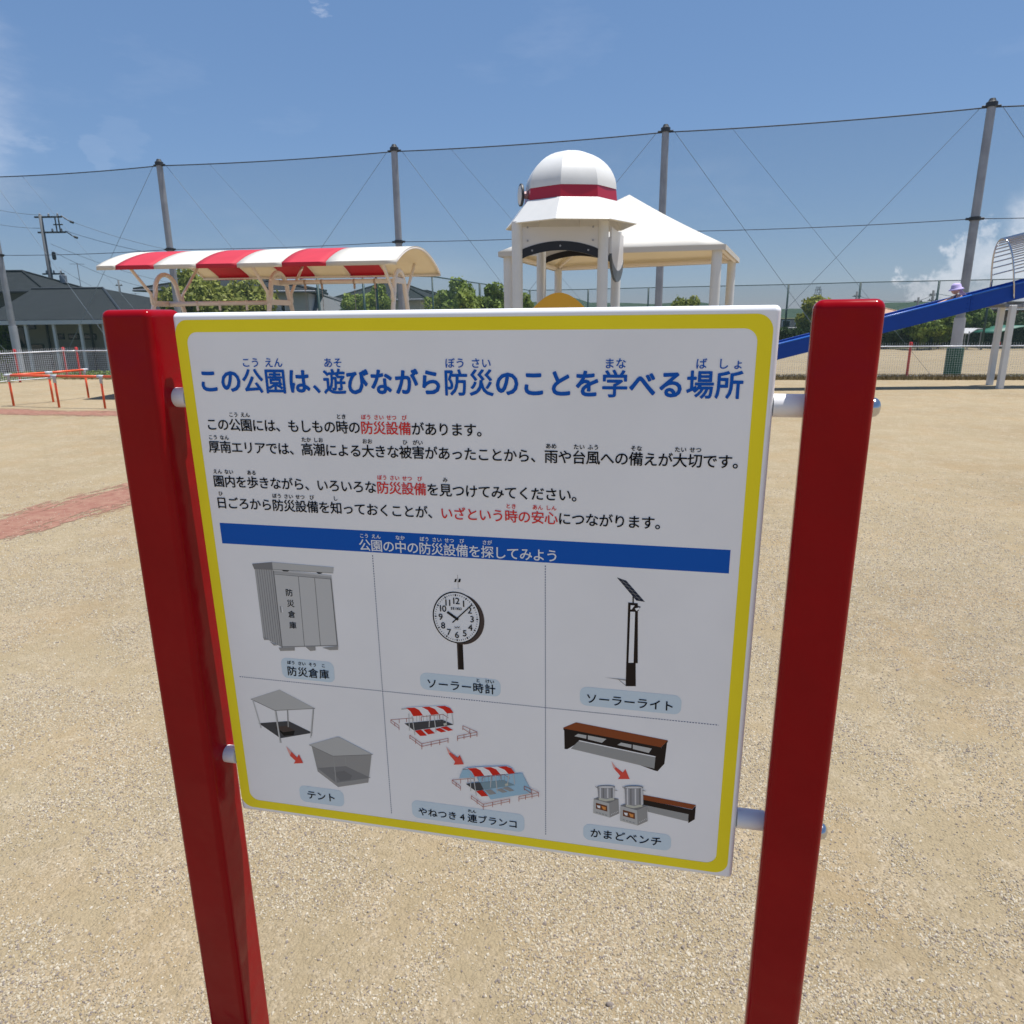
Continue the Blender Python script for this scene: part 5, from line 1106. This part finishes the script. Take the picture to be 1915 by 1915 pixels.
for w_ in ((-40, 384, 46, 75, 402, 46, .1, 'power line running left from the top arm of the pole'), (-40, 412, 46, 76, 427, 46, .1, 'power line running left from the lower arm of the pole'),
           (120, 409, 46, 560, 484, 48, .8, 'upper power line sagging right from the tall pole'), (123, 432, 46, 560, 490, 48, .7, 'lower power line sagging right from the tall pole'),
           (95, 456, 46, 420, 540, 60, .6, 'thin cable from mid height of the tall pole'), (95, 468, 46, 330, 545, 55, .5, 'thin cable under the mid height cable'), (110, 500, 46, 170, 534, 46, .05, 'short service cable down to the hall roof'),
           (1600, 552, 95, 1718, 562, 90, .4, 'far power line between the distant poles'), (1718, 562, 90, 1746, 550, 84, .1, 'far power line linking the two poles above the slide'), (1746, 548, 84, 1990, 540, 80, .8, 'far power line running right from the poles')):
    wire(*w_[:7], .014 if w_[2] < 60 else .03, w_[7])
# lattice pylon
py = at_d(1531, 536, 150); pyl = thing('lattice_pylon', 'distant steel lattice pylon above the yellow green tree', 'pylon', Vector((py.x, py.y, GZ)), -YAW)
H = py.z-GZ; mb = MB()
lv = [(GZ*0+H*f, 1.1*(1-f)+.28) for f in (0, .2, .4, .6, .75, .88, 1.0)]
for i in range(len(lv)-1):
    (za, wa), (zb_, wb) = lv[i], lv[i+1]
    for sx_, sy_ in ((-1, -1), (1, -1), (1, 1), (-1, 1)): mb.tube([(sx_*wa, sy_*wa, za), (sx_*wb, sy_*wb, zb_)], .05, 4)
    mb.tube([(-wa, -wa, za), (wb, -wb, zb_)], .05, 4); mb.tube([(wa, -wa, za), (-wb, -wb, zb_)], .05, 4)
part('lattice_frame', mb, galv, pyl)
for f in (.80, .92): mb = MB(); mb.box((-.7, -.05, H*f-.05), (.7, .05, H*f+.05)); part('pylon_arm', mb, galv, pyl)
# roof aerials
for (px, pt, pb, d, lab) in ((144, 492, 530, 42, 'thin tv aerial on the roof of the dark house'), (253, 548, 578, 60, 'thin tv aerial on a far roof right of the hall')):
    a = at_d(px, pt, d); b = at_d(px+5, pb, d); t = thing('roof_aerial', lab, 'aerial', Vector((a.x, a.y, b.z)), -YAW+R(20)); h = a.z-b.z
    mb = MB(); mb.tube([(0, 0, -.3), (0, 0, h)], .02, 5); part('mast', mb, galv, t)
    mb = MB(); mb.tube([(-.35, 0, h-.05), (.35, 0, h-.05)], .012, 4)
    for k in range(5): mb.tube([(-.3+k*.15, -.2, h-.05), (-.3+k*.15, .2, h-.05)], .009, 4)
    part('aerial_array', mb, galv, t)
